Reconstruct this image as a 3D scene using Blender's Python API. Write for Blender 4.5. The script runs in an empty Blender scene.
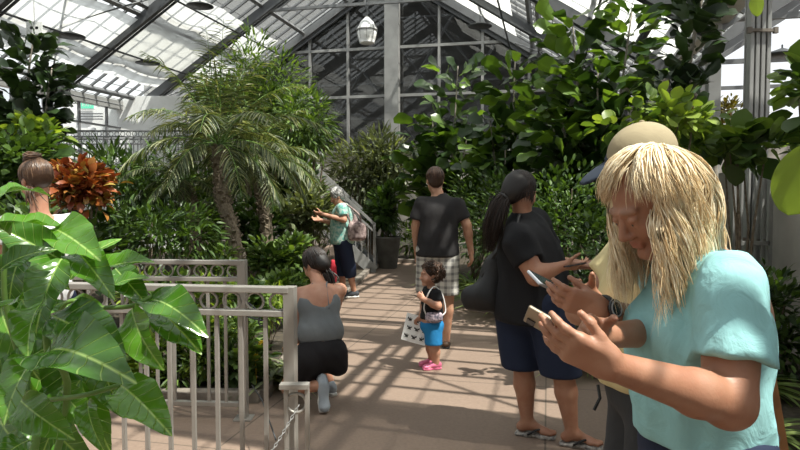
import bpy, math, random
import numpy as np
from math import sin, cos, pi, radians
from mathutils import Vector, Matrix

# ------------------------------------------------------------------ camera
C = bpy.context.scene.collection
F = 640.0
PITCH = math.atan(29/640)
cam_d = bpy.data.cameras.new('camera'); cam = bpy.data.objects.new('camera', cam_d); C.objects.link(cam)
cam.location = (0, 0, 1.5); cam.rotation_euler = (pi/2-PITCH, 0, 0)
cam_d.sensor_width = 36; cam_d.lens = 36*F/800; cam_d.clip_start = .05; cam_d.clip_end = 300
bpy.context.scene.camera = cam
# ------------------------------------------------------------------ world, sun, exposure
world = bpy.data.worlds.new('world'); bpy.context.scene.world = world; world.use_nodes = True
wn = world.node_tree.nodes['Background']; wn.inputs[0].default_value = (.93, .97, 1, 1); wn.inputs[1].default_value = 1.05
sun_d = bpy.data.lights.new('sun', 'SUN'); sun_d.energy = 10.0; sun_d.angle = radians(.6); sun_d.color = (1, .95, .86)
sun = bpy.data.objects.new('sun', sun_d); C.objects.link(sun)
SUN = Vector((-.43, .29, -1)).normalized()
sun.rotation_euler = SUN.to_track_quat('-Z', 'Y').to_euler()
vs = bpy.context.scene.view_settings
vs.view_transform = 'Standard'; vs.look = 'None'; vs.gamma = 1; vs.use_curve_mapping = False; vs.exposure = .15

# ------------------------------------------------------------------ helpers
rng = np.random.default_rng(7)
def P(px, py, Y):
    fy, fz = cos(PITCH), -sin(PITCH); uy, uz = sin(PITCH), cos(PITCH)
    a = (px-400)/F; b = (225-py)/F
    d = np.array([a, fy+b*uy, fz+b*uz]); t = Y/d[1]
    return np.array([0, 0, 1.5])+d*t
def V(*a): return np.array(a, float)
def nrm(v):
    v = np.asarray(v, float); return v/max(np.linalg.norm(v), 1e-9)
ETH = radians(13)
EU = V(sin(ETH), cos(ETH), 0); ES = V(cos(ETH), -sin(ETH), 0); EO = V(-.18, 19, 0)
def G(a, b, z): return EO-EU*a+ES*b+V(0, 0, z)

def new_mesh(name, v, f, mat=None, parent=None, smooth=False, attrs=None):
    me = bpy.data.meshes.new(name)
    v = np.asarray(v, np.float32)
    if isinstance(f, np.ndarray):
        n, k = f.shape
        me.vertices.add(len(v)); me.vertices.foreach_set('co', v.ravel())
        me.loops.add(n*k); me.loops.foreach_set('vertex_index', f.astype(np.int32).ravel())
        me.polygons.add(n); me.polygons.foreach_set('loop_start', np.arange(0, n*k, k, dtype=np.int32))
        me.update(calc_edges=True)
    else:
        me.from_pydata([tuple(map(float, p)) for p in v], [], f)
    if attrs:
        for an, av in attrs.items():
            at = me.attributes.new(an, 'FLOAT', 'POINT'); at.data.foreach_set('value', np.asarray(av, np.float32))
    me.polygons.foreach_set('use_smooth', [smooth]*len(me.polygons))
    me.validate()
    o = bpy.data.objects.new(name, me); C.objects.link(o)
    if mat: me.materials.append(mat)
    if parent is not None: o.parent = parent
    return o

def tag(o, label=None, cat=None, group=None, kind=None):
    if label: o['label'] = label
    if cat: o['category'] = cat
    if group: o['group'] = group
    if kind: o['kind'] = kind
    return o
def empty(name, label, cat, group=None):
    o = bpy.data.objects.new(name, None); C.objects.link(o); o.empty_display_size = .1
    return tag(o, label, cat, group)
def copy_tree(o, parent=None):
    c = o.copy(); C.objects.link(c)
    if parent is not None: c.parent = parent
    for ch in list(o.children): copy_tree(ch, c)
    return c

class MB:
    """collects boxes, bars and tubes into one mesh"""
    def __init__(s): s.v = []; s.f = []
    def add(s, v, f):
        n = len(s.v); s.v += [tuple(map(float, p)) for p in v]; s.f += [tuple(i+n for i in q) for q in f]; return s
    def box(s, c, h, rot=None):
        R = np.eye(3) if rot is None else np.asarray(rot)
        pts = [np.asarray(c)+R@(np.asarray(h)*V(x, y, z)) for x in (-1, 1) for y in (-1, 1) for z in (-1, 1)]
        return s.add(pts, [(0, 1, 3, 2), (4, 6, 7, 5), (0, 4, 5, 1), (2, 3, 7, 6), (0, 2, 6, 4), (1, 5, 7, 3)])
    def bar(s, a, b, w, h, up=(0, 0, 1)):
        a = np.asarray(a, float); b = np.asarray(b, float); d = nrm(b-a)
        x = np.cross(d, up)
        if np.linalg.norm(x) < 1e-4: x = np.cross(d, (1, 0, 0))
        x = nrm(x); z = np.cross(x, d)
        R = np.array([x, d, z]).T
        return s.box((a+b)/2, (w/2, np.linalg.norm(b-a)/2, h/2), R)
    def tube(s, pts, r, n=8, cap=True):
        pts = [np.asarray(p, float) for p in pts]; m = len(pts)
        rr = r if hasattr(r, '__len__') else [r]*m
        vs_, fs = [], []
        ref = V(0, 0, 1); pd = None
        for i, p in enumerate(pts):
            d = nrm(pts[min(i+1, m-1)]-pts[max(i-1, 0)])
            if pd is None:
                x = np.cross(d, ref)
                if np.linalg.norm(x) < .2: x = np.cross(d, V(1, 0, 0))
            else: x = x-d*np.dot(x, d)
            x = nrm(x); y = np.cross(d, x); pd = d
            for k in range(n):
                t = 2*pi*k/n; vs_.append(p+(x*cos(t)+y*sin(t))*rr[i])
        for i in range(m-1):
            for k in range(n):
                k2 = (k+1) % n
                fs.append((i*n+k, i*n+k2, (i+1)*n+k2, (i+1)*n+k))
        if cap: fs.append(tuple(range(n-1, -1, -1))); fs.append(tuple((m-1)*n+k for k in range(n)))
        return s.add(vs_, fs)
    def lathe(s, prof, n=20, c=(0, 0, 0), closed=False):
        vs_ = [(c[0]+r*cos(2*pi*k/n), c[1]+r*sin(2*pi*k/n), c[2]+z) for r, z in prof for k in range(n)]
        m = len(prof); fs = [(i*n+k, i*n+(k+1) % n, (i+1)*n+(k+1) % n, (i+1)*n+k) for i in range(m-1) for k in range(n)]
        if closed: fs += [tuple(range(n-1, -1, -1)), tuple((m-1)*n+k for k in range(n))]
        return s.add(vs_, fs)
    def torus(s, c, ax, R, r, n=16, m=6, half=1.0):
        ax = nrm(ax); x = nrm(np.cross(ax, (0, 0, 1) if abs(ax[2]) < .9 else (1, 0, 0))); y = np.cross(ax, x)
        vs_ = []
        for i in range(n):
            t = 2*pi*i/n; e = x*cos(t)+y*sin(t)
            for j in range(m):
                q = 2*pi*j/m; vs_.append(np.asarray(c)+e*(R+r*cos(q))+ax*r*sin(q))
        return s.add(vs_, [(i*m+j, ((i+1) % n)*m+j, ((i+1) % n)*m+(j+1) % m, i*m+(j+1) % m) for i in range(n) for j in range(m)])
    def build(s, name, mat, parent=None, smooth=False, bevel=0):
        o = new_mesh(name, s.v, s.f, mat, parent, smooth)
        if bevel:
            b = o.modifiers.new('bevel', 'BEVEL'); b.width = bevel; b.segments = 2; b.limit_method = 'ANGLE'
        return o

# ------------------------------------------------------------------ materials
def mat_new(name):
    m = bpy.data.materials.new(name); m.use_nodes = True
    nt = m.node_tree; return m, nt, nt.nodes['Principled BSDF'], nt.nodes['Material Output']
def N(nt, t, **k):
    n = nt.nodes.new(t)
    for a, b in k.items(): setattr(n, a, b)
    return n
def col(c): return (*c, 1) if len(c) == 3 else c
def simple(name, c, rough=.6, metal=0, var=.0, scale=8., bump=0., c2=None, sheen=0, trans=0, coord='Object', spec=None):
    m, nt, b, out = mat_new(name)
    b.inputs['Base Color'].default_value = col(c); b.inputs['Roughness'].default_value = rough; b.inputs['Metallic'].default_value = metal
    if spec is not None: b.inputs['Specular IOR Level'].default_value = spec
    if sheen: b.inputs['Sheen Weight'].default_value = sheen
    if var or bump or c2:
        tc = N(nt, 'ShaderNodeTexCoord'); nz = N(nt, 'ShaderNodeTexNoise'); nz.inputs['Scale'].default_value = scale; nz.inputs['Detail'].default_value = 5
        nt.links.new(tc.outputs[coord], nz.inputs['Vector'])
        if var or c2:
            mx = N(nt, 'ShaderNodeMix', data_type='RGBA')
            c2 = c2 or tuple(max(0, x*(1-var)) for x in c)
            mx.inputs[6].default_value = col(c); mx.inputs[7].default_value = col(c2)
            mr = N(nt, 'ShaderNodeMapRange'); mr.inputs[1].default_value = .35; mr.inputs[2].default_value = .65
            nt.links.new(nz.outputs['Fac'], mr.inputs[0]); nt.links.new(mr.outputs[0], mx.inputs[0]); nt.links.new(mx.outputs[2], b.inputs['Base Color'])
        if bump:
            bp = N(nt, 'ShaderNodeBump'); bp.inputs['Strength'].default_value = bump; bp.inputs['Distance'].default_value = .02
            nt.links.new(nz.outputs['Fac'], bp.inputs['Height']); nt.links.new(bp.outputs[0], b.inputs['Normal'])
    return m
def leafmat(name, dark, light, rough=.4, tr=.35, trc=None, vein=None, third=None, spec=.5):
    warm = lambda c: (c[0]*1.12+.002, c[1]*.96, c[2]*1.15+.002)
    dark, light = warm(dark), warm(light); third = warm(third) if third else None
    m, nt, b, out = mat_new(name)
    at = N(nt, 'ShaderNodeAttribute', attribute_name='rnd')
    cr = N(nt, 'ShaderNodeValToRGB'); cr.color_ramp.elements[0].color = col(dark); cr.color_ramp.elements[1].color = col(light)
    if third:
        e = cr.color_ramp.elements.new(.5); e.color = col(third)
    nt.links.new(at.outputs['Fac'], cr.inputs[0]); src = cr.outputs[0]
    if vein:
        av = N(nt, 'ShaderNodeAttribute', attribute_name='vein'); mx = N(nt, 'ShaderNodeMix', data_type='RGBA')
        mx.inputs[7].default_value = col(vein); nt.links.new(av.outputs['Fac'], mx.inputs[0]); nt.links.new(src, mx.inputs[6]); src = mx.outputs[2]
    nt.links.new(src, b.inputs['Base Color']); b.inputs['Roughness'].default_value = rough; b.inputs['Specular IOR Level'].default_value = spec
    if tr:
        t = N(nt, 'ShaderNodeBsdfTranslucent'); g = N(nt, 'ShaderNodeMix', data_type='RGBA'); g.blend_type = 'MULTIPLY'; g.inputs[0].default_value = 1
        g.inputs[7].default_value = col(trc or (1.5, 1.5, .5)); nt.links.new(src, g.inputs[6]); nt.links.new(g.outputs[2], t.inputs['Color'])
        ms = N(nt, 'ShaderNodeMixShader'); ms.inputs[0].default_value = tr
        nt.links.new(b.outputs[0], ms.inputs[1]); nt.links.new(t.outputs[0], ms.inputs[2]); nt.links.new(ms.outputs[0], out.inputs['Surface'])
    return m
def glassmat(name, c, clear=.85, rough=.1, gloss=.1, bodyc=(.8, .8, .8), pattern=0):
    m, nt, b, out = mat_new(name)
    nt.nodes.remove(b)
    t = N(nt, 'ShaderNodeBsdfTransparent'); t.inputs[0].default_value = col(c)
    g = N(nt, 'ShaderNodeBsdfGlossy'); g.inputs['Roughness'].default_value = rough; g.inputs['Color'].default_value = (.9, .9, .9, 1)
    d = N(nt, 'ShaderNodeBsdfTranslucent'); d.inputs[0].default_value = col(bodyc)
    m1 = N(nt, 'ShaderNodeMixShader'); m1.inputs[0].default_value = clear
    m2 = N(nt, 'ShaderNodeMixShader'); m2.inputs[0].default_value = gloss
    nt.links.new(d.outputs[0], m1.inputs[1]); nt.links.new(t.outputs[0], m1.inputs[2])
    nt.links.new(m1.outputs[0], m2.inputs[1]); nt.links.new(g.outputs[0], m2.inputs[2]); nt.links.new(m2.outputs[0], out.inputs['Surface'])
    if pattern:
        tc = N(nt, 'ShaderNodeTexCoord'); nz = N(nt, 'ShaderNodeTexNoise'); nz.inputs['Scale'].default_value = pattern
        mr = N(nt, 'ShaderNodeMapRange'); mr.inputs[1].default_value = .4; mr.inputs[2].default_value = .6; mr.inputs[3].default_value = clear*.6; mr.inputs[4].default_value = clear
        nt.links.new(tc.outputs['Object'], nz.inputs['Vector']); nt.links.new(nz.outputs['Fac'], mr.inputs[0]); nt.links.new(mr.outputs[0], m1.inputs[0])
    return m

def m_floor():
    m, nt, b, out = mat_new('stained_concrete')
    tc = N(nt, 'ShaderNodeTexCoord'); mp = N(nt, 'ShaderNodeMapping'); mp.inputs['Rotation'].default_value = (0, 0, ETH)
    nt.links.new(tc.outputs['Object'], mp.inputs['Vector'])
    n1 = N(nt, 'ShaderNodeTexNoise'); n1.inputs['Scale'].default_value = 1.3; n1.inputs['Detail'].default_value = 8
    n2 = N(nt, 'ShaderNodeTexNoise'); n2.inputs['Scale'].default_value = 45; n2.inputs['Detail'].default_value = 4
    nt.links.new(tc.outputs['Object'], n1.inputs['Vector']); nt.links.new(tc.outputs['Object'], n2.inputs['Vector'])
    mx = N(nt, 'ShaderNodeMix', data_type='RGBA'); mx.inputs[6].default_value = (.215, .15, .112, 1); mx.inputs[7].default_value = (.30, .22, .167, 1)
    nt.links.new(n1.outputs['Fac'], mx.inputs[0])
    m2 = N(nt, 'ShaderNodeMix', data_type='RGBA'); m2.blend_type = 'MULTIPLY'; m2.inputs[0].default_value = .35
    nt.links.new(mx.outputs[2], m2.inputs[6]); nt.links.new(n2.outputs['Fac'], m2.inputs[7])
    br = N(nt, 'ShaderNodeTexBrick'); br.offset = 0; br.inputs['Scale'].default_value = 1; br.inputs['Mortar Size'].default_value = .006; br.inputs['Mortar Smooth'].default_value = .1
    br.inputs['Brick Width'].default_value = 1.9; br.inputs['Row Height'].default_value = 1.7
    nt.links.new(mp.outputs[0], br.inputs['Vector'])
    m3 = N(nt, 'ShaderNodeMix', data_type='RGBA'); m3.inputs[7].default_value = (.10, .075, .055, 1)
    nt.links.new(br.outputs['Fac'], m3.inputs[0]); nt.links.new(m2.outputs[2], m3.inputs[6]); nt.links.new(m3.outputs[2], b.inputs['Base Color'])
    b.inputs['Roughness'].default_value = .75
    bp = N(nt, 'ShaderNodeBump'); bp.inputs['Strength'].default_value = .25; bp.inputs['Distance'].default_value = .005
    nt.links.new(n2.outputs['Fac'], bp.inputs['Height']); nt.links.new(bp.outputs[0], b.inputs['Normal'])
    return m
M = dict(
    floor=m_floor(),
    soil=simple('soil', (.035, .028, .02), .95, c2=(.07, .055, .035), scale=14, bump=.8),
    kerb=simple('kerb_concrete', (.22, .19, .16), .85, var=.3, scale=12, bump=.3),
    alu=simple('weathered_aluminium', (.36, .36, .35), .5, .3, var=.2, scale=3),
    steel=simple('painted_grey_steel', (.20, .205, .21), .55, .2, var=.15, scale=3),
    dsteel=simple('dark_painted_steel', (.10, .105, .11), .55, .2, var=.15, scale=3),
    dark=simple('dark_grey_metal', (.055, .06, .065), .5, .3),
    white=simple('white_paint', (.78, .79, .78), .6, var=.08, scale=4),
    beige=simple('beige_block_wall', (.42, .39, .35), .85, var=.15, scale=3, bump=.2),
    rail=simple('greige_rail_paint', (.36, .34, .31), .38, .35, var=.12, scale=9),
    bark=simple('bark', (.12, .09, .06), .9, c2=(.22, .18, .13), scale=30, bump=.9),
    greybark=simple('grey_bark', (.2, .18, .15), .85, c2=(.3, .27, .22), scale=22, bump=.5),
    green_stem=simple('green_stem', (.14, .26, .05), .5, var=.3, scale=20),
    pot=simple('stone_planter', (.17, .16, .14), .85, var=.3, scale=6, bump=.3),
    back=simple('dark_grey_cladding', (.16, .16, .15), .8, var=.3, scale=2),
    roofglass=glassmat('roof_glass', (.93, .96, .96), .84, .15, .05, (.85, .88, .88)),
    shade=glassmat('shade_cloth', (.9, .9, .88), .15, .5, .02, (.62, .62, .60)),
    wallglass=glassmat('gable_glass', (.55, .57, .56), .9, .03, .07, (.35, .35, .33)),
    wood=simple('orange_brown_timber', (.38, .17, .06), .6, var=.4, scale=9, bump=.2),
)
# ------------------------------------------------------------------ structure
def struct(name, mb, mat, smooth=False, bevel=0): return tag(mb.build(name, mat, None, smooth, bevel), kind='structure')
struct('floor', MB().box((0, 8, -.1), (16, 17, .1)), M['floor'])
RIDGE, HW, SL = 8.2, 6.6, .64
EAVE = RIDGE-HW*SL
A0, A1, BAY = 0.0, 24.0, 3.0
def bed(name, poly, z):
    n = len(poly); v = [(x, y, .001) for x, y in poly]+[(x, y, z) for x, y in poly]
    f = [tuple(range(n, 2*n))]+[(i, (i+1) % n, (i+1) % n+n, i+n) for i in range(n)]
    return struct(name, MB().add(v, f), M['soil'])
LB = [(-1.02, 4.62), (-.98, 7), (-.8, 10.2), (-.62, 12.6), (-2.2, 12.8), (-2.2, 18.9), (-9, 18.9), (-12, 4.62)]
RB = [(2.3, -1.5), (2.15, 1.5), (1.85, 4), (1.38, 7), (.92, 10.2), (.72, 12.9), (.6, 14.2), (-1.2, 14.8), (-1.2, 18.3), (8, 17), (8, -1.5)]
bed('ground_left', LB, .05); bed('ground_right', RB, .05)
def kerb(n, pts):
    mb = MB()
    for a, b in zip(pts[:-1], pts[1:]): mb.bar((*a, .04), (*b, .04), .1, .09)
    struct(n, mb, M['kerb'], bevel=.01)
kerb('trim_1', [LB[-1], LB[0], LB[1], LB[2], LB[3], LB[4]]); kerb('trim_2', RB[:8])

# side walls: low white solid wall and glazing above
mb = MB(); mb.bar(G(A0, -HW-.1, 1.3), G(A1, -HW-.1, 1.3), .12, 2.6); struct('wall_left', mb, M['white'])
mb = MB(); mb.bar(G(A0, HW+.1, .9), G(A1, HW+.1, .9), .12, 1.8); struct('wall_right', mb, M['beige'])
mb = MB(); mb.bar(G(A1, -HW-.1, 2), G(A1, HW+.1, 2), .15, 4); struct('wall_front', mb, M['beige'])
mb = MB().add([G(A1, -HW, 4), G(A1, HW, 4), G(A1, 0, RIDGE)], [(0, 1, 2)]); struct('window_3', mb, M['wallglass'])
mb = MB()
for s_, z0 in ((-1, 2.6),):
    mb.add([G(A0, s_*(HW+.1), z0), G(A1, s_*(HW+.1), z0), G(A1, s_*(HW+.1), EAVE), G(A0, s_*(HW+.1), EAVE)], [(0, 1, 2, 3)])
struct('window_1', mb, M['roofglass'])
mb = MB()
for s_ in (-1,):
    for i in range(int((A1-A0)/1.0)+1):
        a = A0+i; mb.bar(G(a, s_*(HW+.05), .8), G(a, s_*(HW+.05), EAVE), .05, .06, EU)
    for z in (2.6, 3.3): mb.bar(G(A0, s_*(HW+.05), z), G(A1, s_*(HW+.05), z), .05, .05)
struct('trim_3', mb, M['steel'])
# roof: glass, bars, purlins, principal rafters
for s_, nm in ((-1, 'roof_left'), (1, 'roof_right')):
    mb = MB().add([G(A0, 0, RIDGE+.06), G(A1, 0, RIDGE+.06), G(A1, s_*(HW+.3), EAVE+.06-.3*SL), G(A0, s_*(HW+.3), EAVE+.06-.3*SL)], [(0, 1, 2, 3)])
    struct(nm, mb, M['roofglass'])
    def R(a, b, dz=0): return G(a, s_*b, RIDGE-b*SL+dz)
    up = nrm(ES*s_*SL+V(0, 0, 1))
    mb = MB()
    n = int((A1-A0)/.45)
    for i in range(n+1):
        a = A0+i*(A1-A0)/n; mb.bar(R(a, 0), R(a, HW+.25), .05, .05, up)
    struct('trim_4' if s_ < 0 else 'trim_5', mb, M['steel'])
    mb = MB()
    for b in (.1, 1.4, 2.75, 4.0, 4.2, 5.2, 5.45, 6.3, 6.6): mb.bar(R(A0, b, -.07), R(A1, b, -.07), .09, .09, up)
    struct('trim_6' if s_ < 0 else 'trim_7', mb, M['steel'])
    mb = MB()
    for i in range(int((A1-A0)/BAY)+1):
        a = A0+i*BAY+.05
        mb.bar(R(a, -.05, -.22), R(a, HW, -.22), .13, .2, up)
        for w in (-.1, .1): mb.bar(R(a+w, 0, -.36), R(a+w, HW, -.36), .025, .05, up)
    struct('trim_8' if s_ < 0 else 'trim_9', mb, M['dsteel'])
    mb = MB()
    for i in range(1, 17): mb.bar(R(A0, i*.41, .03), R(A1, i*.41, .03), .016, .012, up)
    struct('trim_21' if s_ < 0 else 'trim_22', mb, M['steel'])
# the neighbouring bay beyond the right gutter
def R2(a, b, dz=0): return G(a, HW+b, EAVE+b*SL+dz)
struct('roof_far', MB().add([R2(A0, 0, .06), R2(A1, 0, .06), R2(A1, HW, .06), R2(A0, HW, .06)], [(0, 1, 2, 3)]), M['roofglass'])
up2 = nrm(-ES*SL+V(0, 0, 1)); mb = MB()
for i in range(0, 54): a = i*24/53; mb.bar(R2(a, 0), R2(a, HW), .05, .05, up2)
for b in (.3, 1.4, 2.75, 4.1, 5.4, 6.5): mb.bar(R2(A0, b, -.07), R2(A1, b, -.07), .09, .09, up2)
for i in range(9): a = i*3+.05; mb.bar(R2(a, .05, -.22), R2(a, HW, -.22), .13, .2, up2)
struct('trim_18', mb, M['steel'])
def R3(a, b, dz=0): return G(a, HW*2+b, RIDGE-b*SL+dz)
struct('roof_outer', MB().add([R3(A0, 0, .06), R3(A1, 0, .06), R3(A1, HW, .06), R3(A0, HW, .06)], [(0, 1, 2, 3)]), M['roofglass'])
mb = MB()
for i in range(0, 54): a = i*24/53; mb.bar(R3(a, 0), R3(a, HW), .05, .05, up)
for b in (.3, 1.4, 2.75, 4.1, 5.4, 6.5): mb.bar(R3(A0, b, -.07), R3(A1, b, -.07), .09, .09, up)
for i in range(9): a = i*3+.05; mb.bar(R3(a, .05, -.22), R3(a, HW, -.22), .13, .2, up)
struct('trim_20', mb, M['steel'])
mb = MB(); mb.bar(G(A0, HW*3, 2), G(A1, HW*3, 2), .12, 4); mb.bar(G(-.1, HW, 1.4), G(-.1, HW*3, 1.4), .12, 2.8); struct('wall_outer', mb, M['beige'])
mb = MB()
for i in range(0, 25, 3): mb.bar(G(i, HW*2, 0), G(i, HW*2, 8), .14, .14); mb.bar(G(i, HW, EAVE-.1), G(i, HW*3, EAVE-.1), .06, .08)
struct('trim_19', mb, M['steel'])
# tie rods, conduits, braces under the roof
mb = MB()
for i in range(1, int((A1-A0)/BAY)+1):
    a = A0+i*BAY+.05
    mb.bar(G(a, -2.6, RIDGE-2.6*SL-.3), G(a, 2.6, RIDGE-2.6*SL-.3), .07, .07)
    mb.bar(G(a, 0, RIDGE-.3), G(a, 0, RIDGE-2.6*SL-.3), .04, .04, EU)
for i in range(0, int((A1-A0)/BAY), 2):
    a = A0+i*BAY
    for s_ in (-1, 1):
        mb.tube([G(a, s_*HW, EAVE-.1), G(a+BAY, s_*3.3, RIDGE-3.3*SL-.2)], .02, 6)
        mb.tube([G(a+BAY, s_*HW, EAVE-.1), G(a, s_*3.3, RIDGE-3.3*SL-.2)], .02, 6)
struct('trim_10', mb, M['steel'])
mb = MB()
for b, dz in ((-4.9, -.35), (-3.2, -.55), (3.4, -.5), (5.2, -.4)):
    mb.tube([G(A0, b, RIDGE-abs(b)*SL+dz), G(A1, b, RIDGE-abs(b)*SL+dz)], .022, 6)
struct('trim_11', mb, M['dark'])
# eave gutter beams
mb = MB()
for s_ in (-1, 1): mb.bar(G(A0, s_*(HW+.05), EAVE-.08), G(A1, s_*(HW+.05), EAVE-.08), .2, .22)
struct('trim_12', mb, M['alu'])
# shade cloth panels strung below the glass
def cloth(a0, a1, b0, b1, s_, dz=-.16):
    v, f = [], []; na, nb = 24, 8
    for i in range(na+1):
        for j in range(nb+1):
            a = a0+(a1-a0)*i/na; b = b0+(b1-b0)*j/nb
            v.append(G(a, s_*b, RIDGE-b*SL+dz-.05*abs(sin(i*pi*3/na*1.0))*1))
    for i in range(na):
        for j in range(nb): q = i*(nb+1)+j; f.append((q, q+1, q+nb+2, q+nb+1))
    return v, f
k = 0
for a0, a1, b0, b1, s_ in SHADES if 'SHADES' in globals() else ((1, 5.8, 3.2, 5.2, -1), (7, 11.8, 1.5, 3.4, -1), (3.2, 8.8, 4.2, 5.7, -1), (9.2, 14.8, 4.3, 6, -1),
        (1, 5.6, 1.6, 3.6, 1), (6.2, 8.9, 4.3, 6.5, 1), (14.8, 15.9, 4.4, 6.5, 1), (12.4, 13.0, 2.9, 6.5, 1)):
    v, f = cloth(a0, a1, b0, b1, s_); o = new_mesh('shade_cloth', v, f, M['shade'], None, True)
    where = ('left' if s_ < 0 else 'right')
    tag(o, 'pale shade cloth under the %s roof slope, %s' % (where, ['low near the eave by the far gable', 'high and mid way along', 'low beside the white wall', 'low above the near planting',
        'high by the gable', 'low over the far fig trees', 'low and nearest the walkway', 'narrow strip across the bay'][k]), 'shade cloth', 'shade cloths under the glass roof'); k += 1

# columns
def col_i(name, a, s_):
    mb = MB()
    c = G(a, s_*HW, 0)
    mb.bar(c+V(0, 0, 0), c+V(0, 0, EAVE), .16, .2, EU)
    return struct(name, mb, M['alu'], bevel=.01)
n_ = 20
for s_ in (-1, 1):
    for i in range(int((A1-A0)/BAY)+1):
        if s_ == 1 and i == 4: continue
        col_i('column_%d' % n_, A0+i*BAY+.05, s_); n_ += 1
# near clustered column at right, with cream clamp bands
colr = G(11.3, HW-.1, 0)
mb = MB()
for dx in (-.084, -.028, .028, .084):
    q = colr+V(dx, 0, 0); mb.box(q+V(0, 0, EAVE/2+.05), (.021, .05, EAVE/2+.05))
mb.box(colr+V(0, .045, EAVE/2), (.115, .01, EAVE/2))
mb.box(colr+V(0, 0, .05), (.2, .15, .05))
o = struct('column_1', mb, M['alu'], bevel=.006)
mb = MB()
for z in (3.15, 1.05):
    mb.bar(colr+V(-.14, -.07, z), colr+V(.14, -.07, z), .03, .03)
    for dx in (-.13, .13): mb.box(colr+V(dx, -.07, z), (.02, .02, .03))
struct('trim_13', mb, M['kerb'])
bp_ = empty('barred_panel', 'pale grey panel with upright bars at the foot of the near grey column', 'panel'); bc_ = P(752, 215, 6.1); bp_.location = (bc_[0], 6.1, 0)
mb = MB()
for z in (.25, 1.05, 1.82): mb.bar((-.17, 0, z), (.17, 0, z), .04, .04)
for x in (-.17, .17): mb.bar((x, 0, 0), (x, 0, 1.82), .04, .04)
mb.build('frame', M['alu'], bp_)
for x in (-.1, -.033, .033, .1): MB().bar((x, 0, .25), (x, 0, 1.8), .02, .02).build('upright_bar', M['alu'], bp_)
# far white columns and diagonal strut at right
mb = MB()
p0 = P(634, 52, 9.6); p1 = P(676, -20, 9.0); mb.tube([p0, p1], .06, 8); struct('trim_14', mb, M['dark'])

# gable wall
mb = MB(); mb.bar(G(-.1, -HW, 1.4), G(-.1, HW, 1.4), .2, 2.8); struct('wall_back', mb, M['beige'])
v = [G(-.02, -HW, 2.8), G(-.02, HW, 2.8), G(-.02, HW, EAVE), G(-.02, 0, RIDGE), G(-.02, -HW, EAVE)]
struct('window_2', MB().add(v, [(0, 1, 2, 3, 4)]), M['wallglass'])
mb = MB()
def zt(b): return RIDGE-abs(b)*SL
for b in (-5.2, -3.9, -2.6, -1.4, 1.35, 2.6, 3.9, 5.2): mb.bar(G(.03, b, 2.8), G(.03, b, zt(b)), .07, .08, EU)
for z in (2.8, 4.45, 5.85, 7.25):
    bb = min(HW, (RIDGE-z)/SL); mb.bar(G(.03, -bb, z), G(.03, bb, z), .07, .08)
struct('trim_15', mb, M['alu'])
mb = MB()
mb.bar(G(.1, -1.45, 7.4), G(.1, 1.45, 7.4), .1, .16)
for s_ in (-1, 1): mb.bar(G(.1, s_*1.45, 7.4), G(.1, s_*HW, EAVE+.15), .1, .14); mb.bar(G(.16, s_*.1, RIDGE-.2), G(.16, s_*HW, EAVE-.1), .1, .2)
struct('trim_16', mb, M['steel'])
mb = MB(); mb.bar(G(.2, 0, 0), G(.2, 0, RIDGE), .42, .22, EU); struct('column_2', mb, M['alu'])
# the darker house seen through the gable glass
mb = MB()
mb.bar(G(-7, -9, 4.5), G(-7, 9, 4.5), .2, 9)
mb.bar(G(-.4, -8.5, 4.5), G(-7, -8.5, 4.5), .2, 9); mb.bar(G(-.4, 8.5, 4.5), G(-7, 8.5, 4.5), .2, 9)
struct('wall_far', mb, M['back'])
mb = MB(); mb.add([G(-.3, -9, 8.6), G(-.3, 9, 8.6), G(-7, 9, 8.6), G(-7, -9, 8.6)], [(0, 1, 2, 3)]); struct('ceiling', mb, M['back'])
mb = MB()
for i in range(-6, 7, 2):
    mb.tube([G(-2.5, i, 2), G(-2.5, i+4, 8.4)], .05, 6); mb.tube([G(-4, i+3, 2), G(-4, i-2, 8.4)], .05, 6)
for z in (3, 4.2, 5.4, 6.6, 7.6): mb.bar(G(-3.2, -8, z), G(-3.2, 8, z), .06, .06)
struct('trim_17', mb, M['steel'])

# white building wall at the back left with exit sign
mb = MB(); mb.box((P(120, 115, 17.0)[0], 17.2, 2.0), (1.55, .1, 2.15)); struct('wall_side', mb, M['white'])
es = empty('exit_sign', 'small green exit sign on the white wall at the back', 'sign')
c = P(88, 105, 17.0); es.location = c
b_ = MB().box((0, 0, 0), (.19, .03, .12)).build('sign_housing', M['white'], es, bevel=.01)
m_, nt, bs, out = mat_new('green_sign_face'); bs.inputs['Base Color'].default_value = (.05, .5, .3, 1); bs.inputs['Emission Color'].default_value = (.05, .6, .35, 1); bs.inputs['Emission Strength'].default_value = .5
MB().box((0, -.035, 0), (.165, .008, .095)).build('sign_face', m_, es)
def text_obj(name, txt, size, loc, rot, mat, parent=None, ext=.001):
    cu = bpy.data.curves.new(name, 'FONT'); cu.body = txt; cu.size = size; cu.align_x = 'CENTER'; cu.align_y = 'CENTER'; cu.extrude = ext
    t_ = bpy.data.objects.new(name, cu); C.objects.link(t_); bpy.context.view_layer.update(); me = bpy.data.meshes.new_from_object(t_.evaluated_get(bpy.context.evaluated_depsgraph_get()))
    bpy.data.objects.remove(t_); me.materials.clear(); me.materials.append(mat); o = bpy.data.objects.new(name, me); C.objects.link(o); o.location = loc; o.rotation_euler = rot
    if parent is not None: o.parent = parent
    return o
text_obj('lettering', 'EXIT', .13, (0, -.046, 0), (pi/2, 0, 0), M['white'], es)
mb = MB(); q = P(92, 114, 17.0)
for dz in (0, -.07, -.14): mb.bar(q+V(-.3, -.05, dz), q+V(.3, -.05, dz), .04, .03)
tag(mb.build('wall_vent', M['dark']), 'dark slatted vent on the white wall under the exit sign', 'vent')
tag(MB().box(P(92, 130, 16.8), (.09, .05, .06)).build('wall_light', M['white'], bevel=.01), 'small white lamp box low on the white wall', 'light')

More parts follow.
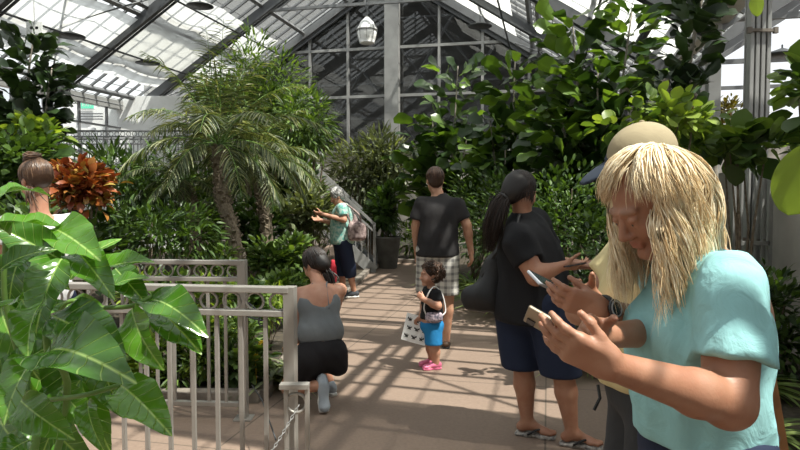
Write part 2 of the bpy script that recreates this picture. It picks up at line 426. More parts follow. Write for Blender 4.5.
# raised platform and stairs
PZ = 1.7
mb = MB(); mb.box((-6.1, 13.4, PZ-.08), (4.6, .9, .08)); struct('floor_upper', mb, M['kerb'])
mb = MB()
for x in (-10, -8, -6, -4, -2.4): mb.bar((x, 12.7, 0), (x, 12.7, PZ-.16), .1, .1)
struct('column_3', mb, M['steel'])

def railing(name, a, b, label, group, z0=0., h=1.07, post=.055, ring=True, bal=.115, posts=(0, 1), mat=None, extra=None):
    mat = mat or M['rail']
    root = empty(name, label, 'railing', group); a = V(*a); b = V(*b); root.location = (*a[:2], z0)
    d = b-a; L = float(np.linalg.norm(d[:2])); e = V(*nrm(d)); L = float(np.linalg.norm(d))
    def Q(t, z): return e*t+V(0, 0, z)
    hz = h
    MB().bar(Q(0, hz-.012), Q(L, hz-.012), .06, .03).build('top_rail', mat, root, bevel=.004)
    MB().bar(Q(0, hz-.125), Q(L, hz-.125), .045, .028).build('middle_rail', mat, root, bevel=.003)
    MB().bar(Q(0, .1), Q(L, .1), .04, .03).build('bottom_rail', mat, root, bevel=.003)
    for t in posts:
        MB().bar(Q(t*L, 0), Q(t*L, hz+.005), post, post, e).box(Q(t*L, .006), (.06, .06, .006)).build('post', mat, root, bevel=.003)
    if ring:
        mb = MB(); n = int(L/.112); w = L/n
        for i in range(n): mb.torus(Q((i+.5)*w, hz-.07), np.cross(e, (0, 0, 1)), .042, .0068, 18, 5)
        mb.build('ring_band', mat, root, True)
    n = max(2, int(L/bal))
    proto = None
    for i in range(1, n):
        t = L*i/n
        if proto is None:
            proto = MB().bar((0, 0, .1), (0, 0, hz-.12), .018, .018, e).build('baluster', mat, root); proto.location = Q(t, 0)
        else:
            c = proto.copy(); C.objects.link(c); c.parent = root; c.location = Q(t, 0)
    return root
railing('railing', (P(40, 282, 3.15)[0]-.9, 3.28, 0), (P(290, 287, 3.0)[0], 3.0, 0), 'grey metal railing with a band of rings, nearest, in front of the glossy shrub', 'ring band railings')
railing('railing', (-4.6, 4.5, 0), (P(244, 262, 4.3)[0], 4.25, 0), 'grey metal railing with rings in front of the planting bed, behind the first railing', 'ring band railings')
railing('railing', (-8.6, 12.45, 0), (-3.15, 12.45, 0), 'grey ring band railing along the raised walkway at the back', 'ring band railings', z0=PZ, bal=.14, posts=(0, .36, .7, 1), mat=M['steel'])
railing('railing', (-7.9, 14.2, 0), (-3.4, 14.2, 0), 'grey rail on the far side of the raised walkway before the white wall', 'ring band railings', z0=PZ, bal=.14, posts=(0, .5, 1), mat=M['steel'])
# stairs
st = empty('staircase', 'grey metal staircase rising to the left behind the older visitor', 'stairs')
sx0, sx1, sy = -.5, -2.35, 12.55; st.location = (sx0, sy, 0)
W_ = sx1-sx0
for y in (0, 1.0):
    MB().bar((0, y, .02), (W_, y, PZ-.05), .05, .22).build('stringer', M['alu'], st)
for i in range(10):
    t = (i+.5)/10; MB().box((W_*t, .5, PZ*t+.05), (.12, .48, .02)).build('tread', M['steel'], st)
for y in (-.02, 1.02):
    mb = MB(); mb.bar((0, y, .95), (W_, y, PZ+.95), .05, .05).bar((0, y, .8), (W_, y, PZ+.8), .035, .035).bar((0, y, 0), (0, y, .97), .05, .05).bar((W_, y, PZ), (W_, y, PZ+.97), .05, .05)
    rl = mb.build('handrail', M['alu'], st)
    for i in range(1, 15):
        t = i/15; MB().bar((W_*t, y, PZ*t+.05), (W_*t, y, PZ*t+.8), .018, .018).build('baluster', M['alu'], rl)
# low gate panel beside the near post, chain, cable
gt = empty('gate_panel', 'low grey corner panel with a ring beside the near railing post', 'gate')
gp = P(290, 387, 2.88); gt.location = (gp[0], 2.9, 0)
mb = MB(); mb.bar((-.05, 0, .63), (.085, 0, .63), .05, .025).bar((.075, 0, 0), (.075, 0, .63), .02, .03, (0, 1, 0)).bar((-.02, 0, 0), (-.02, 0, .63), .018, .03, (0, 1, 0)); mb.build('frame', M['rail'], gt, bevel=.003)
MB().torus((.025, 0, .55), (0, 1, 0), .045, .008, 20, 6).build('ring', M['rail'], gt, True)
ch = MB(); pa = P(299, 405, 2.86); pb = P(262, 452, 2.7); pb2 = P(200, 520, 2.55)
pts = [pa*(1-t)+pb2*t+V(0, 0, -.08*sin(pi*t)) for t in np.linspace(0, 1, 46)]
for i in range(45):
    a, b = pts[i], pts[i+1]; d = nrm(b-a); ax = nrm(np.cross(d, (0, 1, 0) if i % 2 else (0, .3, 1))); c0 = (a+b)/2
    L_ = np.linalg.norm(b-a)*.62; w = .0055
    loop = [c0+d*(L_*cos(t)*1.0)+ax*w*sin(t) for t in np.linspace(0, 2*pi, 9)]
    ch.tube(loop, .0022, 4, False)
tag(ch.build('chain', M['alu'], None, True), 'thin metal link chain hanging from the ring on the low panel', 'chain')
mb = MB()
sc_ = [P(262, 322, 4.15)+V(.035*cos(t)*(1-t/9), 0, .05*sin(t)*(1-t/9)) for t in np.linspace(0, 6, 22)]
mb.tube(sc_, .006, 5); mb.tube([sc_[0], V(P(244, 262, 4.3)[0]+.02, 4.25, sc_[0][2]+.02)], .006, 5); mb.tube([sc_[3], V(P(244, 262, 4.3)[0]+.02, 4.25, .8)], .006, 5)
tag(mb.build('iron_scroll', M['dark'], None, True), 'small dark iron scroll at the end of the second railing', 'scroll')
mb = MB().tube([P(252, 385, 4.2), P(262, 400, 3.8), P(276, 440, 3.25)], .004, 5)
tag(mb.build('tie_cable', M['dark'], None, True), 'thin dark cable slanting down to the floor between the railings', 'cable')

# hanging lantern
ln = empty('hanging_lantern', 'white domed lantern hanging before the tall gable glass', 'lantern')
lc = P(367, 30, 15); ln.location = lc
mg = simple('milky_glass', (.8, .8, .78), .25); s15 = .16/.42
MB().lathe([(.02, .3), (.06, .27), (.15, .18), (.22, .04), (.235, 0)], 16).build('shade', M['white'], ln, True)
MB().lathe([(.22, 0), (.225, -.08), (.2, -.2), (.17, -.28), (.18, -.3), (.16, -.31)], 16, closed=True).build('glass_globe', mg, ln, True)
mb = MB()
for k in range(8):
    t = k*pi/4; mb.tube([(.02*cos(t), .02*sin(t), .31), (.22*cos(t), .22*sin(t), .05), (.235*cos(t), .235*sin(t), 0), (.19*cos(t), .19*sin(t), -.22)], .008, 5)
mb.torus((0, 0, 0), (0, 0, 1), .237, .012, 24, 6); mb.build('cage', M['alu'], ln, True)
zt_ = 8.2-abs(np.dot(lc-EO, ES))*SL-.2
MB().tube([(0, 0, .3), (0, 0, zt_-lc[2])], .012, 6).build('hanging_rod', M['dark'], ln)
# roof lamps on the conduit lines
k = 0
for px, py, Y, lab in ((70, 36, 13, 'flat dark lamp under the left roof above the fig tree'), (200, 6, 14, 'flat dark lamp hanging at the top of the left roof slope'), (148, 63, 15.5, 'flat dark lamp low on the left slope above the date palm'),
                       (480, 26, 15.5, 'flat dark lamp under the right roof beside the gable'), (782, 55, 9.5, 'flat dark lamp right of the near grey column')):
    r = empty('roof_lamp', lab, 'lamp', 'flat lamps under the glass roof'); c = P(px, py, Y); r.location = c; r.rotation_euler = (0, 0, -ETH)
    MB().lathe([(.02, .1), (.07, .08), (.28, .01), (.29, -.01), (.02, -.015)], 18).build('shade', M['dark'], r, True)
    bb = float(np.dot(c-EO, ES)); top = RIDGE-abs(bb)*SL-.3
    MB().tube([(0, 0, .08), (0, 0, max(.15, top-c[2]))], .012, 6).build('stem', M['dark'], r)
    k += 1
tag(MB().box(P(30, 28, 9.5), (.05, .01, .09)).box(P(30, 28, 9.5)+V(.13, 0, 0), (.05, .01, .09)).box(P(30, 28, 9.5)+V(.065, 0, 0), (.06, .01, .02)).tube([P(30, 28, 9.5)+V(.065, 0, 0), P(30, 28, 9.5)+V(.065, 0, 1.75)], .006, 5).build('hanging_bracket', M['white']), 'white H shaped bracket hanging above the fig tree', 'bracket')
# ------------------------------------------------------------------ leaves
def leaf_tmpl(n=4, m=2, shape='ovate', bend=.25, fold=.15, wave=0., veins=0, seed=0):
    """leaf of length 1 along +Y, half width from the shape, normal +Z. returns verts, faces, vein"""
    rows = []
    vein = []; g = np.random.default_rng(seed)
    for i in range(n+1):
        t = i/n
        if shape == 'ovate': w = .30*sin(pi*t**.8)**.9+.004
        elif shape == 'ellip': w = .2*sin(pi*t)**.8+.004
        elif shape == 'fiddle': w = (.17+.2*t**1.2)*min(1, (t/.12)**.6 if t > 0 else 0)*min(1, ((1-t)/.22)**.5)+.004
        elif shape == 'round': w = .42*sin(pi*min(1, t*1.0))**.55+.004
        elif shape == 'strap': w = .035*(1-t**3)+.001
        elif shape == 'lance': w = .11*sin(pi*t**.7)+.003
        elif shape == 'noni': w = .27*sin(pi*t**.9)**.8*(1-.15*t)+.004
        for j in range(-m, m+1):
            s = j/m
            x = w*s; y = t; z = fold*abs(x)-bend*t*t
            z += wave*sin(t*13+s*2+seed)*abs(s)**1.5*min(1, w*6)
            v_ = max(0, 1-abs(x)/(.010+.012*(1-t)))
            if veins:
                q = (t*1.12-abs(x)*.95)*veins; fr = abs(q-round(q)); lat = max(0, 1-fr/.075)*(.75 if abs(s) < .93 else 0)
                z -= .022*(.5-abs(fr))*min(1, abs(s)*3)
                v_ = max(v_, lat*.6)
            vein.append(v_); rows.append((x, y*(1-bend*.25*t), z))
    k = 2*m+1
    f = [(i*k+j, i*k+j+1, (i+1)*k+j+1, (i+1)*k+j) for i in range(n) for j in range(k-1)]
    return np.array(rows), np.array(f), np.array(vein)
T = dict(
    ovate=leaf_tmpl(4, 1), ellip=leaf_tmpl(3, 1, 'ellip'), lance=leaf_tmpl(4, 1, 'lance', .3), fiddle=leaf_tmpl(7, 2, 'fiddle', .3, .2, .035, seed=3),
    round=leaf_tmpl(6, 2, 'round', .15, .15, .02), strap=leaf_tmpl(7, 1, 'strap', .9, .4), croton=leaf_tmpl(5, 1, 'ellip', .25, .5))
def basis(d, up):
    """columns x, y=d, z for arrays of directions"""
    d = d/np.linalg.norm(d, axis=1, keepdims=True)
    x = np.cross(d, up); l = np.linalg.norm(x, axis=1, keepdims=True); x = np.where(l < 1e-3, V(1, 0, 0), x/np.maximum(l, 1e-6))
    z = np.cross(x, d)
    return np.stack([x, d, z], axis=2)
def scatter(tm, pos, dirs, size, g, roll=.35, widen=1.):
    v, f, ve = tm; n = len(pos)
    up = np.tile(V(0, 0, 1), (n, 1))+g.normal(0, roll, (n, 3))
    B = basis(np.asarray(dirs, float), up)
    size = np.asarray(size)*np.ones(n)
    vv = v*V(widen, 1, 1)
    W = np.einsum('nij,kj->nki', B, vv)*size[:, None, None]+np.asarray(pos)[:, None, :]
    FF = (f[None]+(np.arange(n)*len(v))[:, None, None]).reshape(-1, f.shape[1])
    r = np.repeat(np.clip(g.random(n), 0, 1), len(v)); vn = np.tile(ve, n)
    return W.reshape(-1, 3), FF, r, vn
def join(parts):
    vs_, fs, rs, vn, o = [], [], [], [], 0
    for v, f, r, w in parts:
        vs_.append(v); fs.append(f+o); rs.append(r); vn.append(w); o += len(v)
    return np.concatenate(vs_), np.concatenate(fs), np.concatenate(rs), np.concatenate(vn)
def foliage(name, parts, mat, parent, smooth=True):
    v, f, r, w = join(parts)
    return new_mesh(name, v, f, mat, parent, smooth, {'rnd': r, 'vein': w})
LM = dict(
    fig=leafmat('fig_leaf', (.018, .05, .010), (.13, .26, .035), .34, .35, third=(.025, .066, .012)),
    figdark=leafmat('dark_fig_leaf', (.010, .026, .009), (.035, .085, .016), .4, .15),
    hedge=leafmat('hedge_leaf', (.018, .05, .012), (.09, .19, .03), .45, .3),
    mid=leafmat('mid_green_leaf', (.025, .07, .014), (.15, .27, .05), .42, .35),
    bright=leafmat('bright_leaf', (.06, .15, .02), (.28, .42, .06), .4, .45),
    fresh=leafmat('fresh_green_leaf', (.03, .09, .014), (.24, .38, .06), .4, .35),
    grey=leafmat('grey_green_leaf', (.05, .08, .035), (.24, .32, .14), .42, .3),
    palm=leafmat('date_palm_leaflet', (.035, .06, .025), (.27, .33, .14), .42, .25, third=(.08, .13, .045)),
    croton=leafmat('croton_leaf', (.07, .016, .012), (.32, .29, .05), .35, .2, (1.3, .8, .4), third=(.34, .12, .025)),
    crotong=leafmat('croton_green_leaf', (.07, .05, .015), (.25, .26, .03), .35, .3),
    strap=leafmat('strap_leaf', (.04, .10, .02), (.22, .33, .08), .4, .3),
    lime=leafmat('lime_leaf', (.12, .25, .03), (.33, .50, .07), .4, .5),
)
def noni_mat():
    m, nt, b, out = mat_new('glossy_shrub_leaf')
    def A(nm): return N(nt, 'ShaderNodeAttribute', attribute_name=nm).outputs['Fac']
    def mth(op, x, y=None, z=None):
        n = N(nt, 'ShaderNodeMath', operation=op)
        for i, q in enumerate((x, y, z)):
            if q is None: continue
            if isinstance(q, (int, float)): n.inputs[i].default_value = q
            else: nt.links.new(q, n.inputs[i])
        return n.outputs[0]
    ax = mth('ABSOLUTE', A('lx')); t = A('lt')
    q = mth('MULTIPLY', mth('SUBTRACT', mth('MULTIPLY', t, 1.12), mth('MULTIPLY', mth('POWER', ax, .8), .8)), 7.)
    fr_ = mth('ABSOLUTE', mth('SUBTRACT', mth('FRACT', mth('ADD', q, .5)), .5))
    lat = mth('MULTIPLY', mth('SMOOTH_MIN', mth('MAXIMUM', mth('SUBTRACT', 1., mth('DIVIDE', fr_, .07)), 0.), 1., .1), .6)
    mid = mth('MAXIMUM', mth('SUBTRACT', 1., mth('DIVIDE', ax, .016)), 0.)
    ve = mth('MINIMUM', mth('MAXIMUM', lat, mid), 1.)
    nz = N(nt, 'ShaderNodeTexNoise'); nz.inputs['Scale'].default_value = 9; tc = N(nt, 'ShaderNodeTexCoord'); nt.links.new(tc.outputs['Object'], nz.inputs['Vector'])
    mx = N(nt, 'ShaderNodeMix', data_type='RGBA'); mx.inputs[6].default_value = (.022, .085, .008, 1); mx.inputs[7].default_value = (.10, .25, .02, 1)
    nt.links.new(mth('MULTIPLY', mth('ADD', A('rnd'), nz.outputs['Fac']), .6), mx.inputs[0])
    m2 = N(nt, 'ShaderNodeMix', data_type='RGBA'); m2.inputs[7].default_value = (.36, .52, .14, 1); nt.links.new(ve, m2.inputs[0]); nt.links.new(mx.outputs[2], m2.inputs[6])
    nt.links.new(m2.outputs[2], b.inputs['Base Color']); b.inputs['Roughness'].default_value = .2; b.inputs['Specular IOR Level'].default_value = .7
    bp = N(nt, 'ShaderNodeBump'); bp.inputs['Strength'].default_value = .8; bp.inputs['Distance'].default_value = .01
    nt.links.new(mth('SUBTRACT', nz.outputs['Fac'], mth('MULTIPLY', lat, .35)), bp.inputs['Height']); nt.links.new(bp.outputs[0], b.inputs['Normal'])
    tr = N(nt, 'ShaderNodeBsdfTranslucent'); g = N(nt, 'ShaderNodeMix', data_type='RGBA'); g.blend_type = 'MULTIPLY'; g.inputs[0].default_value = 1; g.inputs[7].default_value = (1.5, 1.6, .4, 1)
    nt.links.new(m2.outputs[2], g.inputs[6]); nt.links.new(g.outputs[2], tr.inputs['Color'])
    ms = N(nt, 'ShaderNodeMixShader'); ms.inputs[0].default_value = .22; nt.links.new(b.outputs[0], ms.inputs[1]); nt.links.new(tr.outputs[0], ms.inputs[2]); nt.links.new(ms.outputs[0], out.inputs['Surface'])
    return m
LM['noni'] = noni_mat()
def rnd_dir(g, n, zb=.0):
    d = g.normal(0, 1, (n, 3)); d[:, 2] += zb; return d/np.linalg.norm(d, axis=1, keepdims=True)

def shrub(name, label, cat, base, top_c, rad, n, tm, size, mat, group=None, seed=1, stems=7, clumps=14, zb=.2, stem_mat=None, widen=1., sr=.012, hang=0.):
    """plant: stems from base spread to clumps inside an ellipsoid crown; leaves face outward"""
    g = np.random.default_rng(seed); root = empty(name, label, cat, group); base = np.asarray(base, float); root.location = base
    top_c = np.asarray(top_c, float)-base; rad = np.asarray(rad, float)
    cc = rnd_dir(g, clumps, .1)*g.random((clumps, 1))**.4*rad*.8+top_c
    mb = MB()
    for c in cc[:max(stems, 1)]:
        mid = c*.5+V(0, 0, .1*abs(c[2]))*(1 if c[2] > 0 else 0)*.5+g.normal(0, .04, 3)*rad
        mb.tube([g.normal(0, .02, 3)*V(1, 1, 0), mid*.6+V(0, 0, 0), mid*1.2, c], [sr*1.4, sr*1.1, sr*.8, sr*.4], 6)
    mb.build('stem', stem_mat or M['bark'], root, True)
    per = max(1, n//clumps); ps, ds = [], []
    for c in cc:
        o = rnd_dir(g, per, zb); q = g.random((per, 1))**.5
        ps.append(c+o*q*rad*.42); d = o*.8+(c-top_c)/np.max(rad)*.5+V(0, 0, .1-hang); ds.append(d)
    ps = np.concatenate(ps); ds = np.concatenate(ds); ps[:, 2] = np.maximum(ps[:, 2], .03-base[2]+0.05)
    foliage('foliage', [scatter(tm, ps, ds, size*(.6+.7*g.random(len(ps))), g, widen=widen)], mat, root)
    return root

def fig_tree(name, label, base, stems, n_leaf, size, mat, seed=1, group=None, tm='fiddle', trunk_r=.04, droop=.2, cat='tree', upm=.7):
    """upright stems (list of point lists, world) with big leaves spiralling along the upper parts"""
    g = np.random.default_rng(seed); root = empty(name, label, cat, group); base = np.asarray(base, float); root.location = base
    mb = MB(); P_, D_ = [], []
    for st_ in stems:
        pts = [np.asarray(p, float)-base for p in st_['pts']]
        # smooth resample
        pts = catmull(pts, 8)
        L = len(pts); mb.tube(pts, [trunk_r*(1-.75*i/(L-1)) for i in range(L)], 7)
        s0 = st_.get('from', .3); n = st_.get('n', n_leaf)
        for k in range(n):
            t = s0+(1-s0)*(k+.5)/n; x = t*(L-1); i = min(int(x), L-2); p = pts[i]*(1-(x-i))+pts[i+1]*(x-i); dd = nrm(pts[i+1]-pts[i])
            a = k*2.4+g.random()*.8; ax = nrm(np.cross(dd, V(.3, .2, 1) if abs(dd[2]) < .9 else V(1, 0, 0))); ay = np.cross(dd, ax)
            out = ax*cos(a)+ay*sin(a)
            o = st_.get('spread', .05)*g.random()
            P_.append(p+out*(.02+o)); D_.append(out+dd*upm*(.4+g.random()*1.4)+V(0, 0, -droop*g.random()*2))
    mb.build('trunk', M['greybark'], root, True)
    foliage('foliage', [scatter(T[tm], np.array(P_), np.array(D_), size*(.65+.5*g.random(len(P_))), g, .8)], mat, root)
    return root
def catmull(pts, n=6):
    pts = [np.asarray(p, float) for p in pts]
    if len(pts) < 3: return [pts[0]*(1-t)+pts[-1]*t for t in np.linspace(0, 1, n+1)]
    q = [2*pts[0]-pts[1]]+pts+[2*pts[-1]-pts[-2]]; out = []
    for i in range(1, len(q)-2):
        for k in range(n):
            t = k/n; a, b, c, d = q[i-1:i+3]
            out.append(.5*((2*b)+(-a+c)*t+(2*a-5*b+4*c-d)*t*t+(-a+3*b-3*c+d)*t**3))
    out.append(pts[-1]); return out

def date_palm(label, trunk, n_fr, L, seed, group, mat=None):
    g = np.random.default_rng(seed); root = empty('date_palm', label, 'palm', group)
    pts = catmull(trunk, 8); base = pts[0].copy(); root.location = base; pts = [p-base for p in pts]
    m = len(pts); mb = MB()
    mb.tube(pts, [.075+.012*(i % 2) for i in range(m)], 10)
    for i in range(m*5):      # leaf-base stubs
        x = g.random()*(m-1.01); k = int(x); p = pts[k]*(1-(x-k))+pts[k+1]*(x-k); a = i*2.4
        o = V(cos(a), sin(a), 0); mb.bar(p+o*.06, p+o*.105+V(0, 0, .045), .035, .02)
    mb.build('trunk', M['bark'], root)
    top = pts[-1]; lv = leaf_tmpl(4, 1, 'lance', .25, .3); parts = []; rb = MB()
    for k in range(n_fr):
        az = k*2.4+g.random()*.4; el = radians(86-98*(k/n_fr)+g.normal(0, 6)); l = L*(.75+.35*g.random())
        if k > n_fr*.8: l *= .8
        o = V(cos(az), sin(az), 0); d = o*cos(el)+V(0, 0, sin(el)); p = top+V(0, 0, .05)+o*.04
        rp = [p]; ds = [d]; ns = 16
        for i in range(ns):
            d = nrm(d+V(0, 0, -.07-.06*cos(el)*(i/ns)*1.4)); p = p+d*l/ns; rp.append(p); ds.append(d)
        rb.tube(rp, [.009*(1-.8*i/ns) for i in range(ns+1)], 4, False)
        n = 34; ps, dd, sz = [], [], []
        for i in range(n):
            t = .14+.86*i/n; x = t*ns; q = min(int(x), ns-1); pp = rp[q]*(1-(x-q))+rp[q+1]*(x-q); dr = ds[q]
            side = nrm(np.cross(dr, V(0, 0, 1)))
            for s_ in (-1, 1):
                ps.append(pp); dd.append(side*s_*.85+dr*.65+V(0, 0, -.25-.1*g.random()+.18*g.normal())); sz.append(.27*L/1.3*(sin(pi*min(1, t*.82+.12))**.6)*(.85+.3*g.random()))
        parts.append(scatter(lv, np.array(ps), np.array(dd), np.array(sz), g, .2, widen=.3))
    rb.build('frond_ribs', M['green_stem'], root, True)
    foliage('fronds', parts, mat or LM['palm'], root)
    return root

def strap_plant(name, label, base, n, L, mat, seed, cat='plant', group=None, w=1., up=1.1):
    g = np.random.default_rng(seed); root = empty(name, label, cat, group); root.location = base
    az = g.random(n)*2*pi; d = np.stack([np.cos(az), np.sin(az), up*(.5+g.random(n))], 1)
    foliage('blades', [scatter(T['strap'], g.normal(0, .03, (n, 3))*V(1, 1, 0), d, L*(.6+.6*g.random(n)), g, .1, widen=w)], mat, root)
    return root
def zmin(p): return V(p[0], p[1], .05)

# ------------------------------------------------------------------ left: date palms, tree behind, shrubs
GP = 'date palms in the left bed'
date_palm('date palm with the curved bare trunk in the left bed, nearest the railing', [V(P(243, 262, 7.4)[0], 7.4, .05), P(234, 240, 7.4), P(222, 195, 7.5), P(219, 148, 7.6)], 27, 1.36, 11, GP)
date_palm('date palm with the trunk leaning slightly right, second from the curved one', [V(P(270, 258, 8.6)[0], 8.6, .05), P(267, 235, 8.6), P(262, 200, 8.7), P(255, 165, 8.8)], 25, 1.2, 12, GP)
date_palm('smaller date palm at the left whose trunk hides among low shrubs', [V(P(196, 252, 8.2)[0], 8.2, .05), P(194, 225, 8.2), P(184, 185, 8.3)], 24, .85, 13, GP)
p = P(262, 112, 11.2)
shrub('leafy_tree', 'tall fine leaved tree rising behind the date palms to the left roof', 'tree', zmin(P(262, 240, 11.2)), p, (1.0, .8, 1.35), 5200, T['lance'], .15, LM['mid'], seed=21, clumps=46, stems=16, sr=.03, hang=.25)
shrub('leafy_tree', 'darker leafy tree left of the date palm crowns under the roof', 'tree', zmin(P(215, 240, 12)), P(216, 98, 12), (.6, .5, .5), 1400, T['lance'], .14, LM['hedge'], seed=22, clumps=26, stems=10, sr=.03, hang=.2)
shrub('leafy_tree', 'leafy tree with yellow green tips right of the date palms', 'tree', zmin(P(305, 240, 10.2)), P(303, 128, 10.2), (.5, .5, .65), 1900, T['lance'], .15, LM['mid'], seed=23, clumps=22, stems=8, sr=.02, hang=.3)
shrub('potted_evergreen', 'bushy grey green evergreen between the stairs and the gable column', 'plant', zmin(P(372, 250, 14.5)), P(373, 172, 14.5), (1.15, .8, 1.0), 4600, T['lance'], .2, LM['grey'], seed=24, clumps=44, stems=12, sr=.03)
shrub('pointed_shrub', 'shrub with long pointed leaves left of the older visitor', 'shrub', zmin(P(312, 262, 9.9)), P(302, 222, 9.9), (.55, .4, .5), 900, T['lance'], .24, LM['grey'], seed=25, clumps=16, zb=.5)
# croton
cr = shrub('croton', 'croton shrub with red, orange and yellow leaves behind the left railing', 'shrub', zmin(P(80, 215, 6.4)), P(80, 190, 6.4), (.33, .3, .26), 900, T['croton'], .105, LM['croton'], seed=26, clumps=34, zb=.7, widen=1.5)
# undergrowth, named by place
US = [
 ('dark shrub below the croton in the left bed', 70, 240, 6.6, (.8, .5, .55), 'hedge', 'ovate', .12, 1000),
 ('dark shrub between the croton and the palms', 135, 190, 8.4, (.85, .6, .65), 'hedge', 'lance', .17, 1500),
 ('low spreading shrub behind the second railing', 150, 236, 6.8, (.8, .45, .42), 'hedge', 'lance', .13, 1200),
 ('shrub under the smaller date palm', 185, 215, 9.0, (.8, .5, .6), 'mid', 'ellip', .14, 1200),
 ('shrub on the right of the curved palm trunk', 252, 235, 9.4, (.5, .4, .5), 'hedge', 'ovate', .12, 900),
 ('bright shrub behind the kneeling visitor', 285, 262, 8.2, (.5, .4, .38), 'mid', 'ovate', .11, 1100),
 ('tall dark shrub behind the second palm', 290, 190, 11.6, (.8, .5, .8), 'hedge', 'ovate', .16, 1300),
 ('dark shrub at the far left behind the bun haired visitor', 15, 190, 8.0, (.95, .6, .75), 'hedge', 'ovate', .15, 1300),
 ('leafy bush under the left fig tree', 5, 150, 10.2, (.85, .6, .55), 'mid', 'ovate', .16, 1100),
 ('bush before the raised walkway', 110, 192, 11.4, (1.3, .5, .45), 'hedge', 'ovate', .15, 1500),
 ('bush under the raised walkway rail, beside the stairs', 235, 190, 11.8, (1.3, .5, .7), 'hedge', 'lance', .18, 1600),
 ('light green shrub at the foot of the curved palm', 218, 262, 7.0, (.3, .3, .16), 'mid', 'ellip', .09, 450),
]
for k, (lab, px, py, Y, rad, m_, t_, sz, n) in enumerate(US):
    c = P(px, py, Y); c[2] = max(c[2], rad[2]*.8)
    shrub('shrub', lab, 'shrub', V(c[0], c[1], .05), c, rad, n, T[t_], sz, LM[m_], 'shrubs filling the left bed', 40+k, clumps=18, zb=.35)
GC = [(130, 292, 5.6, 'bright'), (170, 300, 5.4, 'mid'), (212, 300, 5.5, 'bright'), (250, 300, 5.7, 'mid'), (160, 335, 4.95, 'mid'), (200, 345, 4.95, 'bright'), (236, 335, 5.0, 'mid'), (150, 375, 4.78, 'bright'), (195, 380, 4.8, 'mid'), (240, 372, 4.85, 'mid'), (268, 310, 6.0, 'bright'), (278, 290, 7.0, 'mid')]
for k, (px, py, Y, m_) in enumerate(GC):
    c = P(px, py, Y); c[2] = max(c[2], .16)
    shrub('ground_plant', 'low leafy ground plant seen through the railings, %s' % ['upper left', 'beside the left post', 'below the palm', 'beside the palm foot', 'middle left', 'with bright leaves in the middle', 'just left of the yellow flower',
          'lowest at the left', 'lowest in the middle', 'lowest before the floor edge', 'just left of the kneeling visitor', 'behind the kneeling visitor'][k], 'plant', V(c[0], c[1], .05), c, (.3, .2, .2), 420, T['ovate' if k % 2 else 'lance'], .1, LM[m_], 'ground plants behind the railings', 70+k, clumps=10, zb=.6, sr=.004)
for k, (px, py, Y, lab) in enumerate(((272, 352, 4.9, 'spider plant with pale blades beside the kneeling visitor'), (288, 345, 5.2, 'spider plant behind the near railing post'), (215, 285, 6.3, 'spider plant at the palm foot'))):
    c = P(px, py, Y); strap_plant('spider_plant', lab, V(c[0], c[1], .05), 60, .42, LM['grey'], 90+k, w=1.1)
fl = MB()
for k, (px, py, Y) in enumerate(((255, 357, 4.75), (262, 344, 4.9))):
    mb = MB(); c = P(px, py, Y)
    for i in range(8):
        a = i*pi/4; mb.bar(c, c+V(.03*cos(a), -.01, .03*sin(a)), .018, .006)
    mb.lathe([(0, -.008), (.012, 0), (0, .008)], 8, c); mb.tube([c+V(0, .01, 0), V(c[0], c[1]+.05, .05)], .003, 4)
    tag(mb.build('yellow_flower', simple('yellow_petal%d' % k, (.75, .5, .02), .6)), 'small yellow flower seen through the railing, %s' % ('lower' if k == 0 else 'upper'), 'flower')

# left fig tree
b0 = zmin(P(35, 230, 9.5))
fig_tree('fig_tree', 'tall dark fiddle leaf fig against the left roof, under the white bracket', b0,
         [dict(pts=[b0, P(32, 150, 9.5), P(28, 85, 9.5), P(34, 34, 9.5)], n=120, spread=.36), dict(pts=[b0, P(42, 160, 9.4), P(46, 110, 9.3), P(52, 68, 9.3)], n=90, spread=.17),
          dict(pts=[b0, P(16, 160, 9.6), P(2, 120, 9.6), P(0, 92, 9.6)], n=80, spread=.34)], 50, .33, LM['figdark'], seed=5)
shrub('shrub', 'light green shrub at the foot of the left fig tree', 'shrub', zmin(P(50, 200, 9)), P(38, 134, 9), (.36, .4, .2), 260, T['ovate'], .17, LM['bright'], 'shrubs filling the left bed', 61, clumps=12)

# ------------------------------------------------------------------ centre and right
pc = P(388, 268, 13.3); pr = empty('planter', 'tapered stone planter on the walkway at the foot of the stairs', 'planter'); pr.location = (pc[0], 13.3, 0)
MB().lathe([(.17, 0), (.19, .02), (.255, .6), (.275, .62), (.275, .66), (.24, .66), (.23, .58)], 24, closed=True).build('pot', M['pot'], pr, True)
shrub('potted_shrub', 'leafy dark shrub growing out of the tapered planter', 'plant', (pc[0], 13.3, .5), (pc[0], 13.3, 1.2), (.45, .4, .55), 900, T['ellip'], .18, LM['hedge'], seed=31, clumps=14)
b1 = zmin(P(440, 240, 12.5))
def fg(px, py, Y, base, **k): return dict(pts=[base, (base+P(px, py, Y))/2+V(.05, 0, .1), P(px, py, Y)], **k)
fig_tree('fig_tree', 'fiddle leaf fig with three crowns before the gable, right of the column', b1,
         [fg(458, 66, 12.6, b1, n=108, spread=0.44), fg(432, 118, 12.5, b1, n=90, spread=0.50), fg(468, 130, 12.0, b1, n=144, spread=0.62), fg(420, 150, 12.8, b1, n=63, spread=0.44)], 50, .40, LM['fig'], seed=6, group='fig trees on the right')
b2 = zmin(P(500, 250, 10.8))
fig_tree('fig_tree', 'fiddle leaf fig standing behind the woman in black', b2,
         [fg(515, 62, 10.8, b2, n=126, spread=0.44), fg(490, 120, 10.5, b2, n=108, spread=0.56), fg(540, 115, 10.5, b2, n=108, spread=0.50), fg(505, 150, 10.2, b2, n=90, spread=0.50)], 50, .37, LM['fig'], seed=7, group='fig trees on the right')
b3 = zmin(P(585, 260, 8.6))
